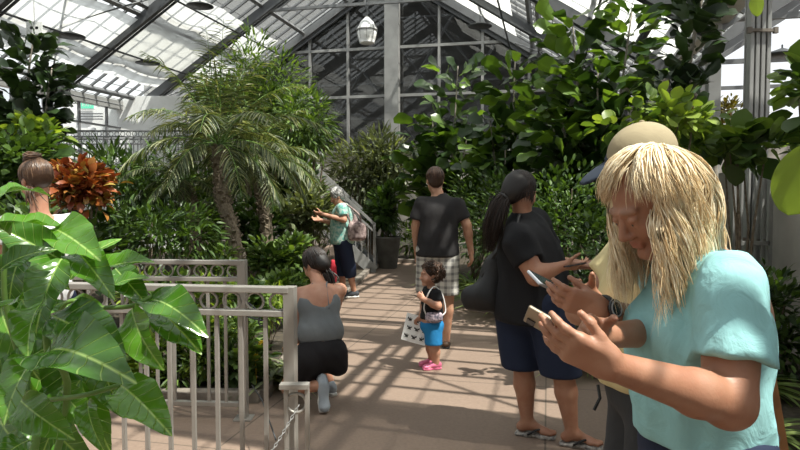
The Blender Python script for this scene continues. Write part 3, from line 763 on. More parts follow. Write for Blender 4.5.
fig_tree('fig_tree', 'tallest fiddle leaf fig with sunlit leaves against the right roof', b3,
         [fg(572, 18, 8.8, b3, n=144, spread=0.44), fg(632, 12, 8.4, b3, n=144, spread=0.44), fg(598, 70, 8.3, b3, n=162, spread=0.56), fg(560, 110, 8.6, b3, n=126, spread=0.50), fg(640, 110, 8.2, b3, n=108, spread=0.50), fg(546, 98, 9.2, b3, n=72, spread=0.38)], 60, .35, LM['fig'], seed=8, group='fig trees on the right')
b4 = zmin(P(720, 300, 6.0))
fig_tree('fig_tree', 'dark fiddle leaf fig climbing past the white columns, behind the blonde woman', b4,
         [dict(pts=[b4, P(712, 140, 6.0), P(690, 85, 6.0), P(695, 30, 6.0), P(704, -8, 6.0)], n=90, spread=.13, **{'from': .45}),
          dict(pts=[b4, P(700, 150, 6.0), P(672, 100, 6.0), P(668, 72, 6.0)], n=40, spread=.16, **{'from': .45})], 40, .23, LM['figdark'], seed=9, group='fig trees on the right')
shrub('climbing_shrub', 'shrub with rounded sunlit leaves above the cap wearer', 'shrub', zmin(P(668, 300, 4.7)), P(655, 122, 4.7), (.48, .35, .19), 230, T['round'], .10, LM['fresh'], seed=33, clumps=16, stems=8)
shrub('climbing_shrub', 'leafy shrub above the blonde hair reaching to the grey column', 'shrub', zmin(P(740, 300, 4.9)), P(728, 150, 4.9), (.62, .35, .15), 190, T['round'], .16, LM['mid'], seed=34, clumps=20, stems=8)
shrub('leafy_tree', 'tree with fine reddish and green leaves far behind the right fig', 'tree', zmin(P(725, 240, 10)), P(722, 125, 10), (.7, .5, .4), 900, T['ellip'], .12, LM['crotong'], seed=35, clumps=18, stems=7)
shrub('leafy_tree', 'leaves at the right edge beside the grey column', 'tree', zmin(P(820, 250, 4.6)), P(822, 88, 4.6), (.28, .3, .28), 90, T['round'], .17, LM['mid'], seed=36, clumps=10, stems=5)
# hedge behind woman in black and cap wearer
HS = [(560, 232, 7.6, (1.1, .6, .85), 'dense dark green hedge right of the woman in black'), (500, 215, 9.0, (.8, .6, .8), 'dark green hedge behind the head of the woman in black'), (640, 260, 6.2, (.9, .5, .8), 'dark green hedge behind the cap wearer'),
      (475, 205, 10.6, (.6, .5, .7), 'green hedge right of the man in the black shirt'), (762, 305, 5.0, (.5, .45, .5), 'dark hedge behind the blonde woman')]
for k, (px, py, Y, rad, lab) in enumerate(HS):
    c = P(px, py, Y); c[2] = max(rad[2]*.95, c[2]-.1)
    shrub('hedge_shrub', lab, 'shrub', V(c[0], c[1], .05), c, rad, 3600 if k == 0 else 2200, T['ellip'], .09, LM['hedge'], 'hedge along the right side', 110+k, clumps=48 if k == 0 else 30, stems=12, zb=.3)
SP = [(458, 285, 9.6, 'blade leaved plant at the walkway edge right of the man'), (476, 292, 8.8, 'blade leaved plant just behind the black tote bag'), (492, 296, 8.0, 'blade leaved plant hidden behind the black tote bag'), (590, 330, 5.4, 'blade leaved plant behind the raised phone'),
      (560, 322, 5.9, 'blade leaved plant behind the forearm of the woman in black'), (803, 355, 2.75, 'blade leaved plant with yellow green blades beside the timber post'), (766, 315, 3.7, 'blade leaved plant at the right edge before the hedge'), (752, 250, 4.6, 'blade leaved plant at the foot of the grey column')]
for k, (px, py, Y, lab) in enumerate(SP):
    c = P(px, py, Y); strap_plant('blade_plant', lab, V(c[0]+(.2 if k < 3 else 0), c[1], .05), 60, .7 if k < 3 else .42, LM['strap'], 130+k, group='blade leaved plants along the right bed', w=1.3, up=1.6)
wp = empty('timber_post', 'orange brown timber post leaning behind the blonde woman', 'post')
pa, pb = P(757, 365, 1.9), P(779, 470, 1.9); wp.location = (pb[0], 1.9, .0); e_ = nrm(pa-pb)
MB().bar(V(.12, 0, .0)+V(0, 0, 0), pa-V(pb[0], 1.9, 0), .07, .07, (0, 1, 0)).build('post_shaft', M['wood'], wp, bevel=.006)
# far shrubs along the end of the walkway
for k, (px, py, Y, rad, m_, lab) in enumerate(((415, 240, 14.8, (.6, .4, .45), 'mid', 'low green shrub right of the planter at the end of the walkway'), (440, 215, 15.2, (.8, .5, .6), 'grey', 'pale shrub past the man in the black shirt'), (350, 225, 15.5, (1., .5, .8), 'hedge', 'dark shrub under the stairs'))):
    c = P(px, py, Y); shrub('shrub', lab, 'shrub', V(c[0], c[1], .05), c, rad, 1000, T['lance'], .17, LM[m_], 'shrubs at the end of the walkway', 150+k, clumps=16)
# big round leaves close to the camera at the right edge and the top
tmN = leaf_tmpl(18, 8, 'round', .12, .12, .01, veins=5)
def single_leaves(name, label, items, mat, stem_pts, widen=.8, cat='plant', tm=None, sr=.006):
    root = empty(name, label, cat); b = np.asarray(stem_pts[0], float); root.location = b
    MB().tube(catmull([p-b for p in stem_pts], 6), sr, 6).build('stem', M['green_stem'], root, True)
    g = np.random.default_rng(3)
    for p, d, up, s in items:
        B = basis(np.array([d], float), np.array([up], float))[0]; v, f, ve = tm or tmN
        o = new_mesh('leaf', (v*V(widen, 1, 1))@B.T*s+np.asarray(p)-b, f, mat, root, True, {'rnd': np.full(len(v), .5+.4*g.random()), 'vein': ve})
    return root
p1 = P(800, 148, 1.1)
single_leaves('broad_leaved_plant', 'broad rounded green leaf very near at the right edge', [(P(812, 143, 1.1), (-.15, .2, -1), (-.35, -1, .1), .135), (P(835, 120, 1.3), (.1, .1, 1), (-.5, -1, .3), .17)], LM['fresh'],
              [V(p1[0]+.42, 1.2, .05), P(850, 300, 1.2), P(830, 170, 1.15), P(806, 143, 1.1)], .78)
single_leaves('hanging_vine', 'pale green leaves hanging in at the top above the right fig', [(P(705, -12, 2.4), (.35, .2, .5), (0, -1, .3), .1), (P(757, -8, 1.6), (.05, .1, -1), (-.8, -.6, 0), .06), (P(718, -6, 2.4), (-.5, .2, .25), (0, -1, .6), .1)], LM['fresh'],
              [zmin(P(830, 300, 2.6)), P(822, 100, 2.6), P(790, -40, 2.4), P(745, -20, 2.3), P(705, -12, 2.4)], .7)

# ------------------------------------------------------------------ the glossy shrub in the left foreground
tmG = [leaf_tmpl(36, 14, 'noni', .22+.12*k, .38+.1*(k % 2), .04, veins=7.0, seed=k) for k in range(4)]
ns = empty('glossy_shrub', 'large glossy leaved shrub in the left foreground before the railing', 'shrub'); nb = V(-.98, 1.15, 0.0); ns.location = nb
# (base px,py, tip px,py, Y base, Y tip, roll normal, width)
LV = [
 ((52, 228), (102, 262), 1.55, 1.4, (.1, -.7, .7)), ((93, 274), (156, 262), 1.5, 1.5, (.1, -.5, 1)), ((108, 290), (150, 278), 1.6, 1.6, (.1, -.5, 1)),
 ((60, 262), (25, 240), 1.6, 1.65, (0, -.4, .9)), ((64, 262), (-12, 222), 1.45, 1.4, (-.1, -.8, .6)),
 ((62, 258), (35, 335), 1.4, 1.3, (.1, -1, .2)), ((75, 250), (115, 300), 1.5, 1.4, (.4, -.9, .4)),
 ((48, 355), (133, 382), 1.2, 1.05, (.05, -.65, .75)), ((50, 315), (128, 362), 1.35, 1.25, (.25, -.7, .7)),
 ((45, 300), (28, 360), 1.3, 1.15, (-.1, -1, .3)), ((48, 350), (4, 425), 1.25, 1.1, (-.2, -.9, .4)),
 ((148, 300), (206, 336), 1.6, 1.5, (.1, -.6, .8)), ((150, 302), (203, 356), 1.65, 1.5, (.35, -.7, .4)), ((132, 308), (165, 372), 1.55, 1.45, (-.3, -.9, .2)),
 ((120, 385), (172, 436), 1.3, 1.2, (.35, -.8, .5)), ((88, 400), (105, 452), 1.25, 1.2, (.1, -1, .1)), ((10, 235), (-40, 215), 1.3, 1.2, (-.1, -.5, .9)),
 ((-5, 232), (78, 232), 1.45, 1.6, (.05, -.35, 1)), ((-10, 200), (50, 196), 1.5, 1.65, (0, -.3, 1)), ((0, 270), (55, 250), 1.3, 1.35, (.1, -.7, .6)),
 ((10, 330), (70, 300), 1.4, 1.5, (.1, -.5, .8)), ((0, 380), (65, 340), 1.35, 1.45, (.1, -.6, .7)), ((20, 400), (75, 440), 1.25, 1.2, (.1, -.9, .4)),
 ((115, 268), (150, 308), 1.65, 1.6, (.2, -.8, .3)), ((20, 300), (-25, 330), 1.25, 1.1, (0, -.9, .3)), ((60, 390), (100, 430), 1.45, 1.4, (.4, -.8, .1)),
 ((30, 440), (-20, 480), 1.2, 1.1, (0, -.9, .5)), ((70, 280), (120, 240), 1.7, 1.8, (.1, -.5, .8)), ((40, 420), (10, 350), 1.5, 1.55, (-.2, -.8, .2)),
 ((70, 330), (60, 420), 1.6, 1.55, (.3, -.9, 0)), ((0, 300), (40, 380), 1.55, 1.5, (0, -1, .1)), ((25, 250), (10, 320), 1.6, 1.55, (0, -1, .1)), ((80, 380), (40, 460), 1.5, 1.45, (-.2, -1, .1)),
 ((95, 345), (125, 420), 1.65, 1.6, (.3, -1, 0)), ((0, 360), (-10, 450), 1.6, 1.5, (0, -1, 0)),
 ((20, 340), (75, 420), 1.8, 1.75, (.1, -1, .2)), ((60, 330), (20, 430), 1.85, 1.8, (0, -1, .1)), ((30, 400), (95, 470), 1.75, 1.7, (.2, -1, .2)), ((0, 420), (60, 480), 1.8, 1.7, (.1, -1, .3)), ((75, 360), (110, 450), 1.85, 1.8, (.3, -1, .1)), ((10, 280), (60, 350), 1.85, 1.8, (.1, -1, .2)), ((70, 300), (120, 350), 1.85, 1.8, (.2, -1, .4)), ((20, 250), (70, 290), 1.75, 1.75, (.1, -.8, .5)),
]
gg = np.random.default_rng(5)
for k, (b_, t_, Yb, Yt, nn) in enumerate(LV):
    pb_, pt_ = P(*b_, Yb), P(*t_, Yt); d = pt_-pb_; L_ = float(np.linalg.norm(d)); v, f, ve = tmG[k % 4]
    tipz = -(.22+.12*(k % 4)); ang = math.atan2(-tipz, 1-(.22+.12*(k % 4))*.25)
    B = basis(np.array([d]), np.array([nn], float))[0]
    Rx = np.array([[1, 0, 0], [0, cos(ang), -sin(ang)], [0, sin(ang), cos(ang)]])
    vv = (v*V(.95 if k % 3 else .82, 1, 1))@Rx.T
    vv = vv@B.T*L_*1.0+pb_-nb
    new_mesh('leaf', vv, f, LM['noni'], ns, True, {'rnd': np.full(len(v), gg.random()), 'lx': v[:, 0], 'lt': np.repeat(np.linspace(0, 1, 37), 29)})
def tw(pts, r): MB().tube(catmull([np.asarray(p)-nb for p in pts], 6), r, 7).build('stem', M['green_stem'], ns, True)
tw([nb, P(30, 470, 1.3), P(25, 400, 1.4), P(35, 300, 1.5), P(60, 258, 1.5), P(58, 230, 1.55)], .009)
tw([nb+V(.02, 0, 0), P(60, 440, 1.4), P(48, 350, 1.3), P(46, 310, 1.35)], .008)
tw([nb+V(0, .03, 0), P(40, 420, 1.7), P(60, 310, 1.6), P(100, 308, 1.6), P(132, 306, 1.58), P(152, 296, 1.6)], .006)
tw([P(60, 262, 1.5), P(80, 258, 1.5), P(104, 262, 1.5)], .005)
tw([P(50, 400, 1.4), P(85, 395, 1.3), P(120, 385, 1.3)], .005)
tw([P(25, 380, 1.4), P(5, 300, 1.4), P(5, 240, 1.4), P(-5, 232, 1.45)], .006)
# ------------------------------------------------------------------ implicit-surface bodies
class Sdf:
    """blends capsules, ellipsoids and boxes into one smooth surface, meshed by surface nets on a graded grid"""
    def __init__(s): s.p = []
    def c(s, a, b, ra, rb=None, k=.02, op='u', clip=None): s.p.append(('c', V(*a), V(*b), ra, ra if rb is None else rb, k, op, clip)); return s
    def e(s, c, r, R=None, k=.02, op='u', clip=None): s.p.append(('e', V(*c), V(*r), np.eye(3) if R is None else np.asarray(R), 0, k, op, clip)); return s
    def b(s, c, h, r, R=None, k=.02, op='u', clip=None): s.p.append(('b', V(*c), V(*h), np.eye(3) if R is None else np.asarray(R), r, k, op, clip)); return s
    def bounds(s):
        lo, hi = V(9e9, 9e9, 9e9), V(-9e9, -9e9, -9e9)
        for p in s.p:
            if p[6] != 'u': continue
            l, h = s.pb(p); lo = np.minimum(lo, l); hi = np.maximum(hi, h)
        return lo, hi
    @staticmethod
    def pb(p):
        if p[0] == 'c': r = max(p[3], p[4]); return np.minimum(p[1], p[2])-r, np.maximum(p[1], p[2])+r
        h = p[2]+(p[4] if p[0] == 'b' else 0); ext = np.abs(p[3])@h
        return p[1]-ext, p[1]+ext
    def mesh(s, step=.012, fine=(), noise=0., nscale=9., cuts=(), seed=0, m=.045, smooth=1):
        lo, hi = s.bounds(); lo = lo-step*2; hi = hi+step*2
        ax = []
        for i in range(3):
            iv = [(c_[i]-r_, c_[i]+r_, st) for c_, r_, st in fine]
            x = lo[i]; L = [x]
            while x < hi[i]:
                st = step
                for a, b, f_ in iv:
                    if a-f_ <= x <= b: st = min(st, f_)
                    elif x < a < x+st: st = min(st, max(a-x, f_))
                x += st; L.append(x)
            ax.append(np.array(L))
        X, Y, Z = ax; D = np.full((len(X), len(Y), len(Z)), 1.0, np.float32)
        for p in s.p:
            k = max(p[5], 1e-4); l, h = s.pb(p); mm = m+k
            sl = []
            for i in range(3):
                a = np.searchsorted(ax[i], l[i]-mm); b = np.searchsorted(ax[i], h[i]+mm); sl.append(slice(a, b))
            x = X[sl[0]][:, None, None]; y = Y[sl[1]][None, :, None]; z = Z[sl[2]][None, None, :]
            if x.size*y.size*z.size == 0: continue
            if p[0] == 'c':
                a, b = p[1], p[2]; d = b-a; L2 = max(float(d@d), 1e-10)
                t = np.clip(((x-a[0])*d[0]+(y-a[1])*d[1]+(z-a[2])*d[2])/L2, 0, 1)
                q = np.sqrt((x-a[0]-t*d[0])**2+(y-a[1]-t*d[1])**2+(z-a[2]-t*d[2])**2)-(p[3]+(p[4]-p[3])*t)
            else:
                R = p[3]; dx, dy, dz = x-p[1][0], y-p[1][1], z-p[1][2]
                u = [dx*R[0, j]+dy*R[1, j]+dz*R[2, j] for j in range(3)]
                if p[0] == 'e':
                    r = p[2]; k0 = np.sqrt((u[0]/r[0])**2+(u[1]/r[1])**2+(u[2]/r[2])**2)+1e-9
                    k1 = np.sqrt((u[0]/r[0]**2)**2+(u[1]/r[1]**2)**2+(u[2]/r[2]**2)**2)+1e-9; q = k0*(k0-1)/k1
                else:
                    v_ = [np.abs(u[j])-p[2][j] for j in range(3)]
                    q = np.sqrt(sum(np.maximum(w, 0)**2 for w in v_))+np.minimum(np.maximum(v_[0], np.maximum(v_[1], v_[2])), 0)-p[4]
            if p[7]:
                for pt, n_ in p[7]:
                    n_ = nrm(n_); q = np.maximum(q, (x-pt[0])*n_[0]+(y-pt[1])*n_[1]+(z-pt[2])*n_[2])
            D0 = D[tuple(sl)]
            if p[6] == 'u':
                hh = np.clip(k-np.abs(D0-q), 0, None)/k; D[tuple(sl)] = np.minimum(D0, q)-hh*hh*k*.25
            else:
                q = -q; hh = np.clip(k-np.abs(D0-q), 0, None)/k; D[tuple(sl)] = np.maximum(D0, q)+hh*hh*k*.25
        if noise:
            g = np.random.default_rng(seed); x = X[:, None, None]; y = Y[None, :, None]; z = Z[None, None, :]; W = 0
            for i in range(5):
                kx = g.normal(0, 1, 3)*nscale*(1+.5*i); W = W+np.sin(kx[0]*x+kx[1]*y+kx[2]*z*.7+g.random()*6+1.5*np.sin(kx[1]*x*.6+kx[2]*y*.6+kx[0]*z*.4))/(1+.5*i)
            D = D+(noise*W*.5).astype(np.float32)
        for pt, n_ in cuts:
            n_ = nrm(n_); D = np.maximum(D, (X[:, None, None]-pt[0])*n_[0]+(Y[None, :, None]-pt[1])*n_[1]+(Z[None, None, :]-pt[2])*n_[2])
        D = D.astype(np.float32)
        return surf_nets(D, X, Y, Z, smooth)
def surf_nets(D, X, Y, Z, smooth=1):
    S = D < 0; nx, ny, nz = D.shape
    cs = np.zeros((nx-1, ny-1, nz-1), np.int8)
    for i in (0, 1):
        for j in (0, 1):
            for k in (0, 1): cs += S[i:nx-1+i, j:ny-1+j, k:nz-1+k]
    act = (cs > 0) & (cs < 8); idx = np.argwhere(act); n = len(idx)
    vid = np.full(act.shape, -1, np.int32); vid[act] = np.arange(n)
    acc = np.zeros((n, 3)); cnt = np.zeros(n)
    cor = [(i, j, k) for i in (0, 1) for j in (0, 1) for k in (0, 1)]
    val = {c: D[idx[:, 0]+c[0], idx[:, 1]+c[1], idx[:, 2]+c[2]] for c in cor}
    px = {0: X[idx[:, 0]], 1: X[idx[:, 0]+1]}; py = {0: Y[idx[:, 1]], 1: Y[idx[:, 1]+1]}; pz = {0: Z[idx[:, 2]], 1: Z[idx[:, 2]+1]}
    for a in cor:
        for ax in range(3):
            if a[ax]: continue
            b = list(a); b[ax] = 1; b = tuple(b); va, vb = val[a], val[b]; m_ = (va < 0) != (vb < 0)
            t = np.where(m_, va/np.where(m_, va-vb, 1), 0)
            p = np.stack([px[a[0]]+(px[b[0]]-px[a[0]])*t, py[a[1]]+(py[b[1]]-py[a[1]])*t, pz[a[2]]+(pz[b[2]]-pz[a[2]])*t], 1)
            acc[m_] += p[m_]; cnt[m_] += 1
    v = acc/np.maximum(cnt, 1)[:, None]; fs = []
    for ax in range(3):
        sh = [slice(None)]*3; sh2 = [slice(None)]*3; sh[ax] = slice(0, -1); sh2[ax] = slice(1, None)
        E = S[tuple(sh)] != S[tuple(sh2)]; o = [a for a in range(3) if a != ax]
        q = np.argwhere(E); ok = (q[:, o[0]] > 0) & (q[:, o[1]] > 0) & (q[:, o[0]] < D.shape[o[0]]-1) & (q[:, o[1]] < D.shape[o[1]]-1); q = q[ok]
        ids = []
        for da, db in ((0, 0), (1, 0), (1, 1), (0, 1)):
            r = q.copy(); r[:, o[0]] -= da; r[:, o[1]] -= db; ids.append(vid[r[:, 0], r[:, 1], r[:, 2]])
        f = np.stack(ids, 1); flip = S[q[:, 0], q[:, 1], q[:, 2]] ^ (ax == 1)
        f[~flip] = f[~flip][:, ::-1]; fs.append(f)
    f = np.concatenate(fs)
    for _ in range(smooth):
        e = np.concatenate([f[:, [0, 1]], f[:, [1, 2]], f[:, [2, 3]], f[:, [3, 0]]]); s_ = np.zeros_like(v); c_ = np.zeros(n)
        np.add.at(s_, e[:, 0], v[e[:, 1]]); np.add.at(c_, e[:, 0], 1); np.add.at(s_, e[:, 1], v[e[:, 0]]); np.add.at(c_, e[:, 1], 1)
        v = v*.55+.45*s_/np.maximum(c_, 1)[:, None]
    return v, f

def fr(fwd, up=(0, 0, 1)):
    """frame with columns right, forward, up"""
    f = nrm(fwd); r = nrm(np.cross(f, up)); u = np.cross(r, f); return np.array([r, f, u]).T
def skinmat(name, c, rough=.5):
    m, nt, b, out = mat_new(name)
    tc = N(nt, 'ShaderNodeTexCoord'); nz = N(nt, 'ShaderNodeTexNoise'); nz.inputs['Scale'].default_value = 14; nz.inputs['Detail'].default_value = 6
    nt.links.new(tc.outputs['Object'], nz.inputs['Vector'])
    mx = N(nt, 'ShaderNodeMix', data_type='RGBA'); mx.inputs[6].default_value = col(c); mx.inputs[7].default_value = col((c[0]*.82, c[1]*.68, c[2]*.62))
    mr = N(nt, 'ShaderNodeMapRange'); mr.inputs[1].default_value = .35; mr.inputs[2].default_value = .75; nt.links.new(nz.outputs['Fac'], mr.inputs[0]); nt.links.new(mr.outputs[0], mx.inputs[0])
    a = N(nt, 'ShaderNodeAttribute', attribute_name='lip'); m2 = N(nt, 'ShaderNodeMix', data_type='RGBA'); m2.inputs[7].default_value = (.32, .07, .06, 1)
    nt.links.new(a.outputs['Fac'], m2.inputs[0]); nt.links.new(mx.outputs[2], m2.inputs[6])
    a3 = N(nt, 'ShaderNodeAttribute', attribute_name='brow'); m3 = N(nt, 'ShaderNodeMix', data_type='RGBA'); m3.inputs[7].default_value = (.10, .055, .03, 1)
    nt.links.new(a3.outputs['Fac'], m3.inputs[0]); nt.links.new(m2.outputs[2], m3.inputs[6])
    nt.links.new(m3.outputs[2], b.inputs['Base Color']); b.inputs['Roughness'].default_value = rough
    b.inputs['Subsurface Weight'].default_value = .12; b.inputs['Subsurface Radius'].default_value = (.012, .004, .002); b.inputs['Subsurface Scale'].default_value = 1
    n2 = N(nt, 'ShaderNodeTexNoise'); n2.inputs['Scale'].default_value = 160; nt.links.new(tc.outputs['Object'], n2.inputs['Vector'])
    bp = N(nt, 'ShaderNodeBump'); bp.inputs['Strength'].default_value = .25; bp.inputs['Distance'].default_value = .002; nt.links.new(n2.outputs['Fac'], bp.inputs['Height']); nt.links.new(bp.outputs[0], b.inputs['Normal'])
    return m
def clothmat(name, c, rough=.85, c2=None, scale=400, bump=.15, sheen=.0):
    m, nt, b, out = mat_new(name); tc = N(nt, 'ShaderNodeTexCoord')
    b.inputs['Base Color'].default_value = col(c); b.inputs['Roughness'].default_value = rough; b.inputs['Sheen Weight'].default_value = sheen; b.inputs['Specular IOR Level'].default_value = .25
    n = N(nt, 'ShaderNodeTexNoise'); n.inputs['Scale'].default_value = 13; n.inputs['Detail'].default_value = 6; n.inputs['Distortion'].default_value = 1.2
    nt.links.new(tc.outputs['Object'], n.inputs['Vector'])
    mx = N(nt, 'ShaderNodeMix', data_type='RGBA'); mx.inputs[6].default_value = col(c); mx.inputs[7].default_value = col(c2 or tuple(x*.86 for x in c)); nt.links.new(n.outputs['Fac'], mx.inputs[0]); nt.links.new(mx.outputs[2], b.inputs['Base Color'])
    bp = N(nt, 'ShaderNodeBump'); bp.inputs['Strength'].default_value = bump*2; bp.inputs['Distance'].default_value = .01; nt.links.new(n.outputs['Fac'], bp.inputs['Height']); nt.links.new(bp.outputs[0], b.inputs['Normal'])
    return m

def head(S, c, R, s=1., lids=True, k=.012):
    def q(x, y, z): return c+R@(V(x, y, z)*s)
    S.e(q(0, -.014, .034), V(.074, .094, .086)*s, R, .02)
    S.e(q(0, .022, -.022), V(.062, .070, .082)*s, R, .02)
    for sx in (-1, 1):
        S.c(q(sx*.053, -.005, -.05), q(sx*.016, .062, -.092), .017*s, .016*s, .02)
        S.e(q(sx*.034, .066, -.028), V(.024, .02, .024)*s, R, .016)
        S.c(q(sx*.012, .088, .026), q(sx*.044, .078, .026), .0085*s, .007*s, .012)
    S.c(q(-.01, .078, -.094), q(.01, .078, -.094), .015*s, k=.014)
    for sx in (-1, 1): S.e(q(sx*.030, .099, .006), V(.017, .014, .012)*s, R, .01, 's')
    S.c(q(0, .086, .014), q(0, .109, -.026), .0075*s, .0115*s, .008)
    for sx in (-1, 1):
        S.e(q(sx*.012, .098, -.032), V(.009, .011, .008)*s, R, .006)
        S.e(q(sx*.030, .0805, .0075), V(.0155, .0135, .0095)*s, R, .003); S.e(q(sx*.030, .079, -.006), V(.0145, .0125, .007)*s, R, .003)
        S.e(q(sx*.077, -.010, -.004), V(.008, .020, .031)*s, R@np.array([[1, 0, 0], [0, .94, -.34], [0, .34, .94]]), .006)
    S.c(q(-.017, .088, -.056), q(.017, .088, -.056), .0055*s, k=.005); S.c(q(-.014, .087, -.066), q(.014, .087, -.066), .0065*s, k=.005)
    return q
def face_attrs(v, c, R, s):
    L = (v-c)@R/s
    lip = np.exp(-((L[:, 0]/.021)**4+((L[:, 2]+.061)/.0095)**4+np.clip((.080-L[:, 1])/.008, 0, None)**2))
    br = np.exp(-(((np.abs(L[:, 0])-.030)/.020)**4+((L[:, 2]-.029+.12*(np.abs(L[:, 0])-.03)**1)/.0055)**2+np.clip((.065-L[:, 1])/.01, 0, None)**2))
    return lip*.45, br*.7
def eyes(par, c, R, s, root_loc):
    ew = MATS['eyewhite']
    for sx in (-1, 1):
        ec = c+R@(V(sx*.030, .0795, .001)*s)-root_loc
        MB().lathe([(0, -.0115*s), (.006*s, -.0095*s), (.0105*s, -.004*s), (.0115*s, 0), (.0105*s, .004*s), (.006*s, .0095*s), (0, .0115*s)], 12, ec).build('eye', ew, par, True)
        f = R@V(0, 1, -.45); f = nrm(f); p = ec+f*.0095*s
        MB().lathe([(0, -.0045*s), (.0045*s, 0), (0, .0045*s)], 10, p).build('iris', MATS['iris'], par, True)
def hand(S, W, D, Nn, side, s=1., curl=(.5, .5, .5, .5), spread=.09, thumb=(.6, .7, .35), tcurl=.3, k=.005, r=1., bends=None):
    """W wrist, D towards the fingers, Nn palm normal, side +1/-1: thumb along side*(D x N)"""
    D = nrm(D); Nn = nrm(Nn-D*np.dot(Nn, D)); A = np.cross(D, Nn)*side
    R = np.array([A, D, Nn]).T
    S.e(W+D*.012*s, V(.028, .026, .020)*s*r, R, .02)
    S.b(W+D*.050*s, V(.026, .034, .003)*s, .0115*s*r, R, .014)
    S.e(W+D*.035*s+A*.022*s+Nn*.007*s, V(.017, .030, .014)*s, R, .012)
    S.e(W+D*.035*s-A*.020*s+Nn*.005*s, V(.013, .028, .012)*s, R, .012)
    tips = []
    for i, (off, ln) in enumerate(((.030, .072), (.010, .081), (-.010, .075), (-.029, .058))):
        p = W+D*(.088-.004*abs(i-1))*s+A*off*s; an = (1.2-i)*spread
        d = D*cos(an)+A*sin(an); th = 0; rr = (.0092-.0006*(i == 3))*s*r
        S.c(W+D*.05*s+A*off*.8*s, p, rr*1.05, rr*1.05, .01)
        cu = curl[i] if not hasattr(curl[i], '__len__') else None
        for j, fr_ in enumerate((.46, .30, .24)):
            b = (cu*(1, 1.15, .7)[j]) if cu is not None else curl[i][j]; th += b
            dd = nrm(d*cos(th)+Nn*sin(th)); p2 = p+dd*ln*fr_*s; S.c(p, p2, rr*(1-.07*j), rr*(.94-.1*j), k); p = p2
        tips.append(p)
    t = thumb; p = W+D*.018*s+A*.020*s+Nn*.004*s; d = nrm(D*t[0]+A*t[1]+Nn*t[2])
    p2 = p+d*.040*s; S.c(p, p2, .0135*s*r, .0108*s*r, .012)
    d2 = nrm(d+(D*.7-A*.35+Nn*.2)*tcurl); p3 = p2+d2*.032*s; S.c(p2, p3, .0105*s*r, .0095*s*r, k)
    d3 = nrm(d2+(D*.6-A*.5+Nn*.25)*tcurl); p4 = p3+d3*.026*s; S.c(p3, p4, .0095*s*r, .0075*s*r, k); tips.append(p4)
    return tips
def limb(S, a, b, ra, rb, belly=None, k=.02, mid=.35):
    if belly:
        m_ = a+(b-a)*mid; S.c(a, m_, ra, belly, k); S.c(m_, b, belly, rb, k)
    else: S.c(a, b, ra, rb, k)
def foot(S, ank, d, s=1., z0=0., w=1., k=.015):
    d = nrm(V(d[0], d[1], 0)); R = fr(d); g = V(ank[0], ank[1], z0)
    S.e(g+d*-.03*s+V(0, 0, .032*s), V(.030*w, .038, .032)*s, R, .02)
    S.c(ank, g+d*.03*s+V(0, 0, .05*s), .034*s, .030*s, .02)
    S.c(g+d*.03*s+V(0, 0, .045*s), g+d*.12*s+V(0, 0, .022*s), .030*s, .020*s, .02)
    for i, (o, l) in enumerate(((-.028, .165), (-.012, .172), (.003, .168), (.017, .160), (.030, .148))):
        S.c(g+d*.09*s+R[:, 0]*o*s*w*.9+V(0, 0, .020*s), g+d*l*s+R[:, 0]*o*s*w+V(0, 0, .012*s), .016*s, (.0115 if i == 0 else .009)*s, .008)
def shoe_mesh(ank, d, s, z0, pitch=0.):
    """returns (upper Sdf, sole Sdf)"""
    d0 = nrm(V(d[0], d[1], 0)); f = nrm(d0*cos(pitch)-V(0, 0, sin(pitch))); R = fr(f); u = R[:, 2]; g = V(*ank)-u*.085*s
    up = Sdf(); up.e(g-f*.035*s+u*.05*s, V(.038, .045, .048)*s, R, .02).c(g+u*.075*s, g+f*.03*s+u*.06*s, .036*s, .036*s, .02).c(g+f*.02*s+u*.05*s, g+f*.14*s+u*.035*s, .040*s, .030*s, .02).e(g+f*.14*s+u*.032*s, V(.042, .045, .026)*s, R, .02)
    so = Sdf(); so.b(g-f*.035*s+u*.008*s, V(.018, .03, .005)*s, .012*s, R, .02).b(g+f*.05*s+u*.008*s, V(.02, .06, .005)*s, .012*s, R, .02).b(g+f*.135*s+u*.008*s, V(.026, .035, .005)*s, .012*s, R, .02)
    return up, so
def put(name, S_or_vf, mat, par, loc, **kw):
    v, f = S_or_vf.mesh(**kw) if isinstance(S_or_vf, Sdf) else S_or_vf
    return new_mesh(name, v-loc, f, mat, par, True)
def locks(paths, r, n=5, seed=0, flat=1.):
    """tapered hair locks as one mesh; a 'rnd' value per lock"""
    vs_, fs, rn, o = [], [], [], 0; g = np.random.default_rng(seed)
    for P_ in paths:
        P_ = np.asarray(P_); m = len(P_); d = np.gradient(P_, axis=0); d /= np.linalg.norm(d, axis=1, keepdims=True)+1e-9
        x = np.cross(d, V(.1, .2, 1)); x /= np.linalg.norm(x, axis=1, keepdims=True)+1e-6; y = np.cross(d, x)
        t = np.linspace(0, 1, m); rr = r*(.7+.6*g.random())*np.clip(np.minimum(1, (t+.08)/.2)*(1-t**3)+.05, .05, 1)
        a = np.arange(n)*2*pi/n
        ring = P_[:, None]+rr[:, None, None]*(np.cos(a)[None, :, None]*x[:, None]+np.sin(a)[None, :, None]*y[:, None]*flat)
        vs_.append(ring.reshape(-1, 3)); i = np.arange(m-1)[:, None]*n; j = np.arange(n)[None]; j2 = (j+1) % n
        fs.append(np.stack([i+j, i+j2, i+n+j2, i+n+j], 2).reshape(-1, 4)+o); o += m*n; rn.append(np.full(m*n, g.random()))
    return np.concatenate(vs_), np.concatenate(fs), np.concatenate(rn)
